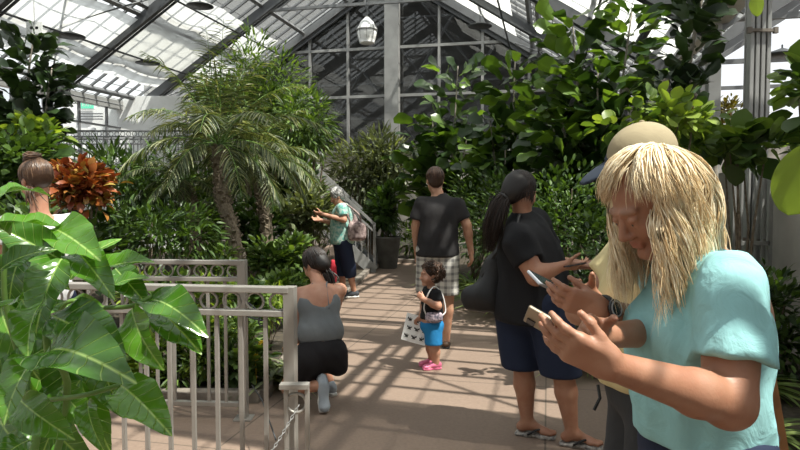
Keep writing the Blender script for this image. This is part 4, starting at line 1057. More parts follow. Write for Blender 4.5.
def hairmat(name, a, b, rough=.42, c3=None):
    m, nt, bs, out = mat_new(name); at = N(nt, 'ShaderNodeAttribute', attribute_name='rnd')
    cr = N(nt, 'ShaderNodeValToRGB'); cr.color_ramp.elements[0].color = col(a); cr.color_ramp.elements[1].color = col(b)
    if c3: e = cr.color_ramp.elements.new(.5); e.color = col(c3)
    tc = N(nt, 'ShaderNodeTexCoord'); nz = N(nt, 'ShaderNodeTexNoise'); nz.inputs['Scale'].default_value = 60; nt.links.new(tc.outputs['Object'], nz.inputs['Vector'])
    ad = N(nt, 'ShaderNodeMath', operation='ADD'); sb = N(nt, 'ShaderNodeMath', operation='SUBTRACT'); sb.inputs[1].default_value = .5
    nt.links.new(nz.outputs['Fac'], sb.inputs[0]); nt.links.new(sb.outputs[0], ad.inputs[0]); nt.links.new(at.outputs['Fac'], ad.inputs[1])
    nt.links.new(ad.outputs[0], cr.inputs[0]); nt.links.new(cr.outputs[0], bs.inputs['Base Color']); bs.inputs['Roughness'].default_value = rough; bs.inputs['Anisotropic'].default_value = .5
    return m
def put_locks(name, paths, r, mat, par, loc, **kw):
    v, f, rn = locks(paths, r, **kw); return new_mesh(name, v-loc, f, mat, par, True, {'rnd': rn})
def cap_paths(c, R, s, n, seed, L, part=(0, .2, .98), az=(-pi, pi), grav=.5, stop=-.06, lift=1.04, wave=.0, face=.9):
    """locks that start at the crown and hug the skull downwards; az measured from the back, +-pi the face"""
    g = np.random.default_rng(seed); out = []
    for i in range(n):
        a = az[0]+(az[1]-az[0])*g.random(); e0 = .05+.75*g.random()**1.0; pts = []; l = L*(.75+.4*g.random()); ph = g.random()*6
        for t in np.linspace(0, 1, 9):
            th = e0+t*l; aa = a+wave*sin(ph+t*9)
            d = V(sin(th)*sin(aa), -sin(th)*cos(aa), cos(th)); p = V(.078, .100, .092)*d*lift*(1+.02*g.random())+V(0, -.012, .034)
            if th > pi/2: p[2] = .034-.092*1.0*(th-pi/2)*1.05; p[0] = .078*sin(aa)*lift; p[1] = -.012-.100*cos(aa)*lift
            pts.append(c+R@(p*s))
        out.append(pts)
    return out
MATS = dict(
    eyewhite=simple('eye_white', (.7, .68, .65), .2), iris=simple('iris', (.03, .04, .045), .15),
    skin_tan=skinmat('tanned_skin', (.37, .19, .118)), skin_fair=skinmat('fair_skin', (.50, .27, .18)), skin_warm=skinmat('warm_skin', (.40, .205, .13)), skin_olive=skinmat('olive_skin', (.46, .26, .17)),
    teal=clothmat('pale_aqua_cotton', (.30, .57, .58), bump=.45), navy=clothmat('navy_denim', (.018, .026, .055)), black=clothmat('black_cotton', (.013, .013, .015)), char=clothmat('washed_black_cotton', (.028, .026, .027)),
    grey=clothmat('grey_jersey', (.17, .185, .195)), blk2=clothmat('black_shorts', (.016, .015, .017)), yellow=clothmat('pale_yellow_cotton', (.66, .56, .30)), white=clothmat('white_cotton', (.75, .75, .75)),
    dgrey=clothmat('dark_grey_twill', (.045, .047, .05)), blue=clothmat('bright_blue_cotton', (.02, .20, .45)), khaki=clothmat('khaki_canvas', (.36, .30, .19)), capnavy=clothmat('navy_canvas', (.03, .04, .06)),
    pink=simple('pink_rubber', (.75, .18, .32), .5), rubber=simple('dark_rubber', (.02, .02, .022), .6), solegrey=simple('patterned_grey_sole', (.45, .42, .38), .8, c2=(.12, .11, .11), scale=60), whitesole=simple('white_sole', (.7, .7, .68), .6),
    sneaker=clothmat('dark_sneaker_mesh', (.06, .065, .075)), lsneaker=clothmat('light_grey_sneaker_mesh', (.40, .45, .50)), brownleather=simple('brown_leather', (.09, .05, .03), .55), phone=simple('phone_case', (.30, .25, .18), .35, .5), phoneb=simple('black_phone', (.015, .015, .018), .25), screen=simple('phone_glass', (.02, .025, .03), .08),
    silver=simple('pale_phone_case', (.42, .44, .47), .35, .3), strap=simple('black_strap', (.015, .015, .016), .6),
    h_blonde=hairmat('blonde_hair', (.66, .46, .24), (.94, .84, .64), .40, (.85, .70, .45)), h_dark=hairmat('dark_brown_hair', (.007, .004, .003), (.028, .015, .010), .5), h_brown=hairmat('brown_hair', (.05, .025, .014), (.16, .09, .05), .42), h_grey=hairmat('grey_hair', (.25, .24, .23), (.6, .59, .57), .5),
    h_curl=hairmat('dark_curly_hair', (.018, .010, .006), (.09, .045, .025), .45), h_auburn=hairmat('short_brown_hair', (.035, .016, .009), (.12, .06, .032), .5),
)
def phone(label, c, R, mat, w=.072, h=.148, t=.009, s=1.):
    """R columns: width axis, long axis, screen normal"""
    r = empty('phone', label, 'phone'); r.location = c
    o = MB().box((0, 0, 0), (w/2*s, h/2*s, t/2*s), R).build('phone_case', mat, r, False, .003)
    MB().box(R@V(0, 0, t/2*s+.0006), (w/2*s*.93, h/2*s*.95, .0006), R).build('screen', MATS['screen'], r)
    MB().box(R@V(w*.25*s, h*.38*s, -t/2*s-.001), (.010*s, .010*s, .0012), R).build('camera_bump', MATS['phoneb'], r)
    return r
# ------------------------------------------------------------------ person 1: blonde woman in aqua T-shirt, near right
def blonde():
    root = empty('person', 'person with long wavy blonde hair in an aqua T-shirt, looking down at a phone', 'person')
    loc = V(.74, 1.5, 0); root.location = loc
    S = Sdf(); sk = MATS['skin_tan']
    fwd = nrm(V(-1, -.10, 0)); Rb = fr(fwd); rgt = Rb[:, 0]        # her right points away from the camera
    pel = V(.735, 1.52, .90); chest = V(.725, 1.50, 1.20); nk = V(.69, 1.50, 1.39)
    hc = P(652, 202, 1.50)+V(.0, 0, .0); hf = nrm(V(-.86, -.24, -.60)); Rh = fr(hf)
    shL = P(733, 290, 1.32); shR = chest+rgt*.19+V(-.02, 0, .15)
    elL = P(729, 403, 1.24); wrL = P(612, 366, 1.12)
    elR = V(.75, 1.70, 1.14); wrR = P(600, 336, 1.40)
    # torso
    S.e(pel, (.16, .125, .15), Rb, .05); S.e(pel+V(0, 0, .14)+fwd*.01, (.155, .125, .15), Rb, .05); S.e(chest, (.165, .125, .18), Rb, .05)
    S.c(shL+V(0, .03, 0), shR, .058, .058, .06); S.c(nk-V(0, 0, .07), hc-Rh[:, 1]*.02-V(0, 0, .04), .062, .055, .03)
    q = head(S, hc, Rh, 1.0)
    limb(S, shL, elL, .060, .050, .058); limb(S, elL, wrL, .048, .026, .044, mid=.3)
    limb(S, shR, elR, .055, .044); limb(S, elR, wrR, .043, .026, .040, mid=.3)
    for sx in (-1, 1):
        h = pel+rgt*sx*.09; kn = h+V(-.02, 0, -.43); an = V(kn[0]+.02, kn[1], .09); limb(S, h, kn, .095, .062); limb(S, kn, an, .058, .036, .055); foot(S, an, fwd)
    # hands around the phone
    ph = P(556, 330, 1.19); 
    pl = nrm(P(535, 319, 1.18)-P(580, 345, 1.15))   # long axis
    # left hand (near): under/behind the phone, palm up toward phone
    D1 = nrm(P(550, 336, 1.12)-wrL); N1 = nrm(V(.25, .75, .55))
    t1 = hand(S, wrL, D1, N1, -1, .92, ((.15, .3, .25), (.15, .32, .25), (.18, .34, .25), (.2, .36, .3)), .012, (.8, .5, .3), .3)
    D2 = nrm(P(552, 318, 1.24)-wrR); N2 = nrm(V(.1, -.75, -.1))
    t2 = hand(S, wrR, D2, N2, 1, .95, ((.25, .5, .3), (.5, .6, .4), (.55, .65, .4), (.6, .7, .4)), .012, (.7, .6, .5), .4)
    v, f = S.mesh(.011, [(hc, .12, .0045), ((wrL+P(545, 325, 1.12))/2, .085, .0035), (wrR+D2*.07, .085, .0045)])
    lip, br = face_attrs(v, hc, Rh, 1.)
    new_mesh('body', v-loc, f, sk, root, True, {'lip': lip, 'brow': br*.6}); eyes(root, hc, Rh, 1., loc)
    # shirt
    T_ = Sdf(); w = .016
    T_.e(pel+V(-.01, 0, .02), (.175, .145, .16), Rb, .06); T_.e(pel+V(-.01, 0, .14)+fwd*.015, (.17, .145, .16), Rb, .06); T_.e(chest+V(0, 0, -.01), (.172, .128, .19), Rb, .06)
    for sx in (-1, 1): T_.e(chest+fwd*.085+rgt*sx*.075+V(0, 0, -.035), (.085, .08, .085), Rb, .05)
    T_.c(shL+V(0, .03, 0), shR, .066, .066, .05)
    aL = elL-shL; endL = shL+aL*.66; T_.c(shL-aL*.05, shL+aL*.8, .064, .086, .03, clip=[(endL, aL)])
    aR = elR-shR; T_.c(shR, shR+aR*.75, .07, .075, .05, clip=[(shR+aR*.55, aR)])
    T_.e(nk+V(-.045, 0, .035), (.075, .085, .07), None, .01, 's')
    put('shirt', T_, MATS['teal'], root, loc, step=.009, noise=.008, nscale=15, cuts=[((0, 0, .925), (0, 0, -1))], seed=3)
    Sm = MB(); o1 = nrm(np.cross(aL, (0, 0, 1))); 
    Pn = Sdf(); Pn.e(pel-V(0, 0, .02), (.168, .138, .15), Rb, .05)
    for sx in (-1, 1):
        h = pel+rgt*sx*.09; kn = h+V(-.02, 0, -.43); an = V(kn[0]+.02, kn[1], .12); Pn.c(h, kn, .108, .08, .04); Pn.c(kn, an, .078, .065, .03)
    put('trousers', Pn, MATS['navy'], root, loc, step=.014, noise=.004, cuts=[((0, 0, .965), (0, 0, 1))])
    MB().torus(pel+V(0, 0, .045)-loc, (0, 0, 1), .145, .012, 40, 6).build('belt', MATS['strap'], root, True)
    for sx in (-1, 1):
        h = pel+rgt*sx*.09; an = V(h[0], h[1], .10); u_, s_ = shoe_mesh(an, fwd, 1.05, 0.); a = put('shoe', u_, MATS['lsneaker'], root, loc, step=.009); put('sole', s_, MATS['whitesole'], a, loc, step=.009)
    # faint chest print
    # ---- hair
    g = np.random.default_rng(2); cap = Sdf(); cap.e(hc+Rh@V(0, -.030, .034), V(.080, .092, .085), Rh, .02); cap.e(hc+Rh@V(0, -.06, -.02), V(.075, .06, .09), Rh, .03)
    cap.e(hc+V(.06, 0, -.10), V(.055, .075, .12), None, .04); cap.e(hc+V(.05, -.0, -.02), V(.075, .085, .09), None, .04)
    hr = put('hair', cap, MATS['h_blonde'], root, loc, step=.008)
    paths = []
    U = V(0, 0, 1); cen = hc+V(.016, 0, .006); ff = nrm(V(hf[0], hf[1], 0)); rr = nrm(np.cross(ff, U))
    def path(a, e0, Lh, vol, seed_, amp=1., flick=0.):
        g = np.random.default_rng(seed_); pts = []; ph = g.random()*6.3; p = None; n = 20; wf = 1.1+g.random()*.9; A_ = (.006+.012*g.random())*amp
        hd = ff*cos(a)+rr*sin(a)   # a=0 towards the face
        for i in range(n):
            t = i/(n-1); arc = .34*Lh
            s_ = t*Lh
            # over the skull: quarter ellipse, then fall
            q_ = s_/.17; th = e0+q_*1.25
            if th < pi/2: x = sin(th)*.103*vol; z = cos(th)*.118*(.9+.12*vol)
            else:
                dd = (th-pi/2)/1.25*.17; x = .103*vol+.012*min(dd/.1, 1)*vol-.05*max(0, dd-.20); z = -dd*1.0
            w_ = A_*min(1, t*2.5); 
            pts.append(cen+hd*(x*(1.0 if abs(cos(a)) < .7 else 1.08)+w_*sin(ph+t*wf*6.3))+np.cross(hd, U)*w_*1.3*cos(ph*1.3+t*wf*5.2)+U*z+V(.012, 0, 0)*t)
        return pts
    def strands(n, make, spread_, r_):
        for q_ in range(n):
            base = np.array(make); t = np.linspace(0, 1, len(base))[:, None]; o = g.normal(0, 1, 3)*spread_; o2 = g.normal(0, 1, 3)*spread_*.8; ph = g.random()*6
            fine = g.normal(0, 1, 3)*.0022*np.sin(t*(9+8*g.random())+ph)
            l = .78+.22*g.random(); m_ = max(8, int(len(base)*l)); P2 = base+o*(.35+.65*t)+o2*t*t+fine; paths.append(P2[:m_])
    for i in range(300):
        a = g.uniform(-pi, pi)
        if -1.0 < a < .85: continue
        near = .5-.5*cos(a); Lh = (.36+.12*g.random())*(.85+.25*near)
        strands(12, path(a, .02+.5*g.random(), Lh, .76+.26*g.random(), 1000+i, 1.1), .008, 0)
    for i in range(64):      # hair hanging on both sides of the face
        sd = -1 if i % 2 else 1; a = -g.uniform(1.0, 1.3) if sd < 0 else g.uniform(1.0, 1.35)
        strands(12, path(a, .12+.3*g.random(), .40+.10*g.random(), .84+.16*g.random(), 3000+i, 1.5), .007, 0)
    for i in range(190):      # swept fringe
        pts = []; a0 = g.uniform(-1.3, 1.0); a1 = a0+g.uniform(.15, .6)*(1 if a0 > -.3 else -1); h0 = g.uniform(.92, 1.12); dz = g.uniform(0, .02); th1 = g.uniform(1.25, 1.5)+.25*abs(a0)
        for t in np.linspace(0, 1, 14):
            a = a0+(a1-a0)*t**2; th = .1+t*th1; hd = ff*cos(a)+rr*sin(a)
            pts.append(cen+hd*(sin(min(th, 1.9))*.118*h0+.012*sin(t*3.1))+U*(cos(th)*.112*h0-.015*t+dz*sin(t*3)))
        strands(12, pts, .005, 0)
    put_locks('hair_locks', paths, .0019, MATS['h_blonde'], hr, loc, seed=4, n=3)
    nn_ = V(.35, .55, .75); nn_ = nrm(nn_-pl*np.dot(nn_, pl)); Rp = np.array([np.cross(pl, nn_), pl, nn_]).T
    phone('tan cased phone in the hands of the blonde person', ph, Rp, MATS['phone'], s=.85)
    return root
blonde()

# ------------------------------------------------------------------ person 2: cap wearer behind the blonde woman
def capman():
    root = empty('person', 'person in a khaki cap and pale yellow shirt holding a phone, behind the blonde one', 'person')
    loc = V(.84, 2.02, 0); root.location = loc; S = Sdf(); fwd = nrm(V(-1, .05, 0)); Rb = fr(fwd); rgt = Rb[:, 0]
    pel = V(.80, 2.02, .93); chest = V(.82, 2.02, 1.25); nk = V(.83, 2.02, 1.45)
    hc = P(641, 168, 1.98); hf = nrm(V(-1, -.08, -.34)); Rh = fr(hf)
    shL = V(.85, 1.85, 1.39); shR = V(.87, 2.18, 1.38); elL = P(672, 330, 1.76); wrL = P(600, 309, 1.60); elR = V(.62, 2.2, 1.10); wrR = P(594, 300, 1.90)
    S.e(pel, (.165, .12, .14), Rb, .05); S.e(pel+V(0, 0, .16), (.16, .13, .15), Rb, .05); S.e(chest, (.175, .125, .19), Rb, .05); S.c(shL, shR, .06, .06, .06); S.c(nk-V(0, 0, .06), hc-V(-.02, 0, .04), .06, .055, .03)
    head(S, hc, Rh, 1.02)
    limb(S, shL, elL, .055, .045); limb(S, elL, wrL, .044, .028, .042, mid=.3); limb(S, shR, elR, .055, .045); limb(S, elR, wrR, .044, .028)
    for sx in (-1, 1):
        h = pel+rgt*sx*.09; kn = h+V(-.01, 0, -.45); an = V(kn[0]+.02, kn[1], .09); limb(S, h, kn, .085, .056); limb(S, kn, an, .055, .036, .052)
    D1 = nrm(P(560, 297, 1.60)-wrL); N1 = nrm(V(-.2, .8, .5)); hand(S, wrL, D1, N1, -1, .9, ((.2, .35, .25), (.22, .38, .3), (.25, .4, .3), (.3, .45, .3)), .012, (.85, .3, .5), .2)
    D2 = nrm(P(562, 292, 1.78)-wrR); N2 = nrm(V(0, -.8, .3)); hand(S, wrR, D2, N2, 1, 1., ((.3, .4, .3), (.34, .45, .35), (.38, .5, .35), (.42, .55, .4)), .012, (.7, .5, .5), .3)
    v, f = S.mesh(.014, [(hc, .12, .007), (wrL+D1*.08, .09, .0042), (wrR+D2*.07, .09, .005)]); lip, br = face_attrs(v, hc, Rh, 1.)
    new_mesh('body', v-loc, f, MATS['skin_warm'], root, True, {'lip': lip, 'brow': br}); eyes(root, hc, Rh, 1., loc)
    T_ = Sdf(); T_.e(pel+V(0, 0, .04)+fwd*.02, (.19, .155, .16), Rb, .06); T_.e(pel+V(-.02, 0, .18), (.185, .165, .17), Rb, .06); T_.e(chest+fwd*.01, (.195, .15, .2), Rb, .06); T_.c(shL, shR, .078, .078, .07)
    for sh, el in ((shL, elL), (shR, elR)): T_.c(sh, sh+(el-sh)*.8, .078, .088, .05, clip=[(sh+(el-sh)*.62, el-sh)])
    T_.e(nk+V(-.03, 0, .04), (.07, .075, .06), None, .01, 's')
    put('shirt', T_, MATS['yellow'], root, loc, step=.012, noise=.008, nscale=13, cuts=[((0, 0, .90), (0, 0, -1))], seed=5)
    Pn = Sdf(); Pn.e(pel-V(0, 0, .02), (.178, .14, .15), Rb, .05)
    for sx in (-1, 1):
        h = pel+rgt*sx*.09; kn = h+V(-.03, 0, -.45); an = V(kn[0]+.02, kn[1], .1); Pn.c(h, kn, .105, .088, .04); Pn.c(kn, an, .085, .075, .03)
        u_, s_ = shoe_mesh(V(h[0], h[1], .10), fwd, 1.1, 0.); a = put('shoe', u_, MATS['sneaker'], root, loc, step=.012); put('sole', s_, MATS['whitesole'], a, loc, step=.012)
    put('trousers', Pn, MATS['dgrey'], root, loc, step=.013, noise=.006, nscale=14)
    # cap
    Cp = Sdf(); Cp.e(hc+Rh@V(0, -.018, .045), V(.090, .108, .092), Rh, .01); cz = [(hc+Rh@V(0, 0, .030), -(Rh@V(0, -.12, 1)))]
    cp = put('cap', Cp, MATS['khaki'], root, loc, step=.007, cuts=cz)
    Bm = Sdf(); Bm.e(hc+Rh@V(0, .115, .034), V(.078, .085, .012), Rh@np.array([[1, 0, 0], [0, .96, .28], [0, -.28, .96]]), .01); put('cap_brim', Bm, MATS['capnavy'], cp, loc, step=.006)
    Bd = Sdf(); Bd.e(hc+Rh@V(0, .02, .045), V(.092, .075, .078), Rh, .01); put('cap_front_panel', Bd, MATS['capnavy'], cp, loc, step=.007, cuts=cz+[(hc+Rh@V(0, .035, 0), -(Rh@V(0, 1, 0))), (hc+Rh@V(0, 0, .105), Rh@V(0, .5, 1))])
    MB().lathe([(.0, .0), (.009, .002), (.008, .008), (0, .010)], 10, hc+V(0, 0, .137)-loc).build('cap_button', MATS['khaki'], cp, True)
    pth = cap_paths(hc, Rh, 1.02, 130, 6, .9, az=(-2.2, 2.2)); pth = [[q_+V(0, 0, -.045) for q_ in p_] for p_ in pth]
    put_locks('hair', pth, .006, MATS['h_auburn'], root, loc)
    # watch
    wd = nrm(wrL-elL); wc = wrL-wd*.012; wr_ = MB(); wr_.torus((0, 0, 0), (0, 0, 1), .031, .006, 24, 8)
    wt = MB().torus(wc-loc, wd, .032, .0075, 24, 8).build('watch', MATS['strap'], root, True)
    nface = nrm(V(.1, -1, .35)-wd*np.dot(V(.1, -1, .35), wd)); Rw = fr(nface)
    mb = MB().lathe([(0, 0), (.023, 0), (.025, .004), (.023, .009), (0, .009)], 20)
    vv = [(Rw@V(p[0], p[2], p[1]))+wc+nface*.032-loc for p in mb.v]; new_mesh('watch_face', vv, mb.f, MATS['phoneb'], wt, True)
    mb = MB().torus((0, 0, .009), (0, 0, 1), .019, .0022, 20, 5); vv = [(Rw@V(p[0], p[2], p[1]))+wc+nface*.032-loc for p in mb.v]; new_mesh('watch_bezel', vv, mb.f, MATS['silver'], wt, True)
    # belt clip strap hanging at hip
    MB().tube([V(*(P(598, 385, 1.9)-loc)), V(*(P(600, 398, 1.88)-loc)), V(*(P(594, 410, 1.88)-loc))], .005, 6).build('belt_strap', MATS['strap'], root)
    pl = nrm(P(536, 279, 1.68)-P(562, 292, 1.72)); ax2 = nrm(V(-.2, -.95, -.08)-pl*np.dot(V(-.2, -.95, -.08), pl)); nz_ = np.cross(ax2, pl)
    if nz_[2] < 0: nz_ = -nz_
    phone('pale cased phone held up by the cap wearer', P(553, 287, 1.70), np.array([ax2, pl, nz_]).T, MATS['silver'])
capman()

# ------------------------------------------------------------------ person 3: woman in black with tote bag
def blackwoman():
    root = empty('person', 'person in a loose black T-shirt and navy shorts with a dark ponytail, holding a phone', 'person')
    Y = 3.88; loc = V(.78, Y, 0); root.location = loc; S = Sdf(); fwd = nrm(V(.93, .35, 0)); Rb = fr(fwd); rgt = Rb[:, 0]
    pel = P(535, 312, Y+.02); pel[2] = .86; pel[0] = .80; chest = V(.785, Y, 1.17); nk = P(527, 214, Y); hc = P(521, 193, Y-.02)+V(0, 0, .0); hf = nrm(V(.85, .5, -.22)); Rh = fr(hf)
    shR = P(521, 235, Y-.17); shL = V(.86, Y+.17, 1.32); elR = P(540, 272, Y-.22); wrR = P(567, 264, Y-.14); elL = V(1.0, Y+.2, 1.07); wrL = P(585, 265, Y+.1)
    S.e(pel, (.19, .16, .15), Rb, .05); S.e(pel+V(0, 0, .15), (.18, .17, .16), Rb, .05); S.e(chest, (.18, .15, .19), Rb, .05); S.c(shR, shL, .065, .065, .07); S.c(nk-V(.02, 0, .08), hc-V(0, 0, .05), .062, .055, .03)
    head(S, hc, Rh, .98)
    elR = P(536, 276, Y-.25); shR = P(517, 242, Y-.2); wrR = P(562, 266, Y-.32)
    limb(S, shR, elR, .066, .055, .068); limb(S, elR, wrR, .055, .028, .052, mid=.3); limb(S, shL, elL, .06, .05); limb(S, elL, wrL, .05, .028)
    hand(S, wrR, nrm(V(1, .1, .0)), V(.0, .5, .8), 1, .98, ((.2, .3, .3), (.3, .5, .4), (.4, .5, .4), (.5, .6, .4)), .05)
    hand(S, wrL, nrm(V(.4, -.9, .0)), V(-.3, -.1, .9), -1, .95, (.4, .4, .4, .5), .05)
    feet = []
    for kx, ky, ax_, ay_, d_, yy in ((523, 360, 527, 432, (.9, -.35, 0), 3.95), (563, 362, 572, 440, (.9, -.3, 0), 3.78)):
        an = P(ax_, ay_, yy); an[2] = .085; kn = P(kx, ky-2, yy); kn[2] = .46; hp = V(pel[0]+(kx-543)/162*.7, yy, .84)
        limb(S, hp, kn, .11, .07, k=.03); limb(S, kn, an, .062, .036, .066, mid=.35); foot(S, an, d_, 1.02, .022, 1.05); feet.append((an, d_))
    v, f = S.mesh(.014, [(hc, .12, .008), (wrR+V(.08, 0, 0), .09, .006)], smooth=1); lip, br = face_attrs(v, hc, Rh, 1.)
    new_mesh('body', v-loc, f, MATS['skin_warm'], root, True, {'lip': lip, 'brow': br}); eyes(root, hc, Rh, .98, loc)
    T_ = Sdf(); T_.e(pel+V(.0, 0, .03), (.225, .20, .17), Rb, .08); T_.e(pel+V(.02, 0, .17), (.215, .205, .18), Rb, .08); T_.e(chest+V(-.01, 0, 0), (.20, .18, .2), Rb, .08); T_.e(chest+fwd*.09+V(0, 0, -.02), (.15, .1, .1), Rb, .06)
    T_.c(shR+V(.02, .03, .012), shL+V(0, 0, .012), .092, .09, .08); T_.c(shR, shR+(elR-shR)*.9, .078, .09, .04, clip=[(shR+(elR-shR)*.58, elR-shR)]); T_.c(shL, shL+(elL-shL)*.7, .08, .085, .05, clip=[(shL+(elL-shL)*.6, elL-shL)])
    T_.e(pel+V(0, 0, -.1), (.235, .205, .15), Rb, .08); T_.c(nk+V(-.03, 0, -.16), nk+V(-.02, 0, -.04), .12, .085, .05)
    put('shirt', T_, MATS['black'], root, loc, step=.013, noise=.009, nscale=10, cuts=[((0, 0, .74), (0, 0, -1))], seed=8)
    Pn = Sdf(); Pn.e(pel-V(0, 0, .02), (.20, .175, .16), Rb, .05)
    for kx, yy in ((523, 3.95), (563, 3.78)):
        kn = P(kx, 358, yy); kn[2] = .38; hp = V(pel[0]+(kx-543)/162*.7, yy, .84); Pn.c(hp, kn, .135, .125, .03)
    put('shorts', Pn, MATS['navy'], root, loc, step=.013, noise=.006, nscale=10, cuts=[((0, 0, .43), (0, 0, -1))], seed=2)
    for an, d_ in feet:
        d = nrm(V(*d_)); R = fr(d); g_ = V(an[0], an[1], 0)
        so = Sdf(); so.b(g_-d*.035+V(0, 0, .011), (.024, .03, .001), .0105, R, .03).b(g_+d*.06+V(0, 0, .011), (.022, .05, .001), .0105, R, .03).b(g_+d*.135+V(0, 0, .011), (.032, .035, .001), .0105, R, .03)
        a = put('flip_flop', so, MATS['solegrey'], root, loc, step=.008)
        toe = g_+d*.135+V(0, 0, .034)-R[:, 0]*.012*(1)
        MB().tube(catmull([toe+V(0, 0, -.012), toe-d*.02+V(0, 0, .004), g_+d*.07+R[:, 0]*.034+V(0, 0, .055), g_+d*.01+R[:, 0]*.04+V(0, 0, .02)], 5), .0075, 6).tube(catmull([toe, g_+d*.075-R[:, 0]*.034+V(0, 0, .053), g_+d*.01-R[:, 0]*.04+V(0, 0, .02)], 5), .0075, 6).build('flip_flop_strap', MATS['strap'], a, True)
        a.children[0].location = -loc
    hr_ = Sdf(); hr_.e(hc+Rh@V(0, -.03, .036), V(.086, .098, .094), Rh, .02); hr_.e(hc+Rh@V(0, -.08, -.02), V(.07, .05, .07), Rh, .03)
    hr = put('hair', hr_, MATS['h_dark'], root, loc, step=.01)
    g = np.random.default_rng(9); b0 = hc+Rh@V(0, -.095, -.03); paths = cap_paths(hc, Rh, 1.04, 600, 3, 1.7, az=(-2.1, 2.1), wave=.06)
    for i in range(700):
        o = g.normal(0, .015, 3); e = V(-.11, .02, -.34)*(.6+.5*g.random()); paths.append(catmull([b0+o*.5, b0+V(-.045, 0, -.05)+o*1.3, b0+V(-.085, .0, -.18)+o*1.6, b0+e+o*1.0], 5))
    put_locks('ponytail', paths, .0026, MATS['h_dark'], hr, loc)
    MB().torus(b0+V(-.02, 0, -.015)-loc, V(-.6, 0, -.8), .035, .01, 16, 6).build('hair_tie', MATS['strap'], hr, True)
    Rph = np.array([nrm(V(.3, -1, .1)), nrm(V(1, .3, .15)), V(0, 0, 1)]).T; phone('dark phone held out by the woman in black', P(574, 267, Y-.34)+V(0, 0, .012), Rph, MATS['phoneb'], s=.85)
    # tote bag
    bg = empty('tote_bag', 'large slouching black tote bag hanging behind the woman in black', 'bag'); bl = P(488, 280, 4.0); bg.location = bl
    B_ = Sdf(); B_.c(V(-.02, 0, -.10), V(.05, 0, .10), .085, .05, .05).e(V(-.045, 0, -.11), (.125, .075, .085), None, .06).c(V(.04, 0, 0), V(.075, 0, .22), .07, .025, .06).b(V(-.02, 0, -.12), (.10, .03, .04), .03, fr((0, 1, 0)), .04)
    v, f = B_.mesh(.014, noise=.014, nscale=9, seed=3); new_mesh('bag_body', v, f, MATS['strap'], bg, True)
    s1 = P(519, 222, Y-.13)-bl; MB().tube(catmull([V(-.04, -.03, .02), V(.03, -.06, .16), s1+V(-.04, -.03, -.08), s1+V(0, 0, .035), s1+V(.02, .1, .0), V(.12, .1, .12), V(.05, .05, .03)], 5), .009, 6).build('bag_strap', MATS['strap'], bg, True)
blackwoman()

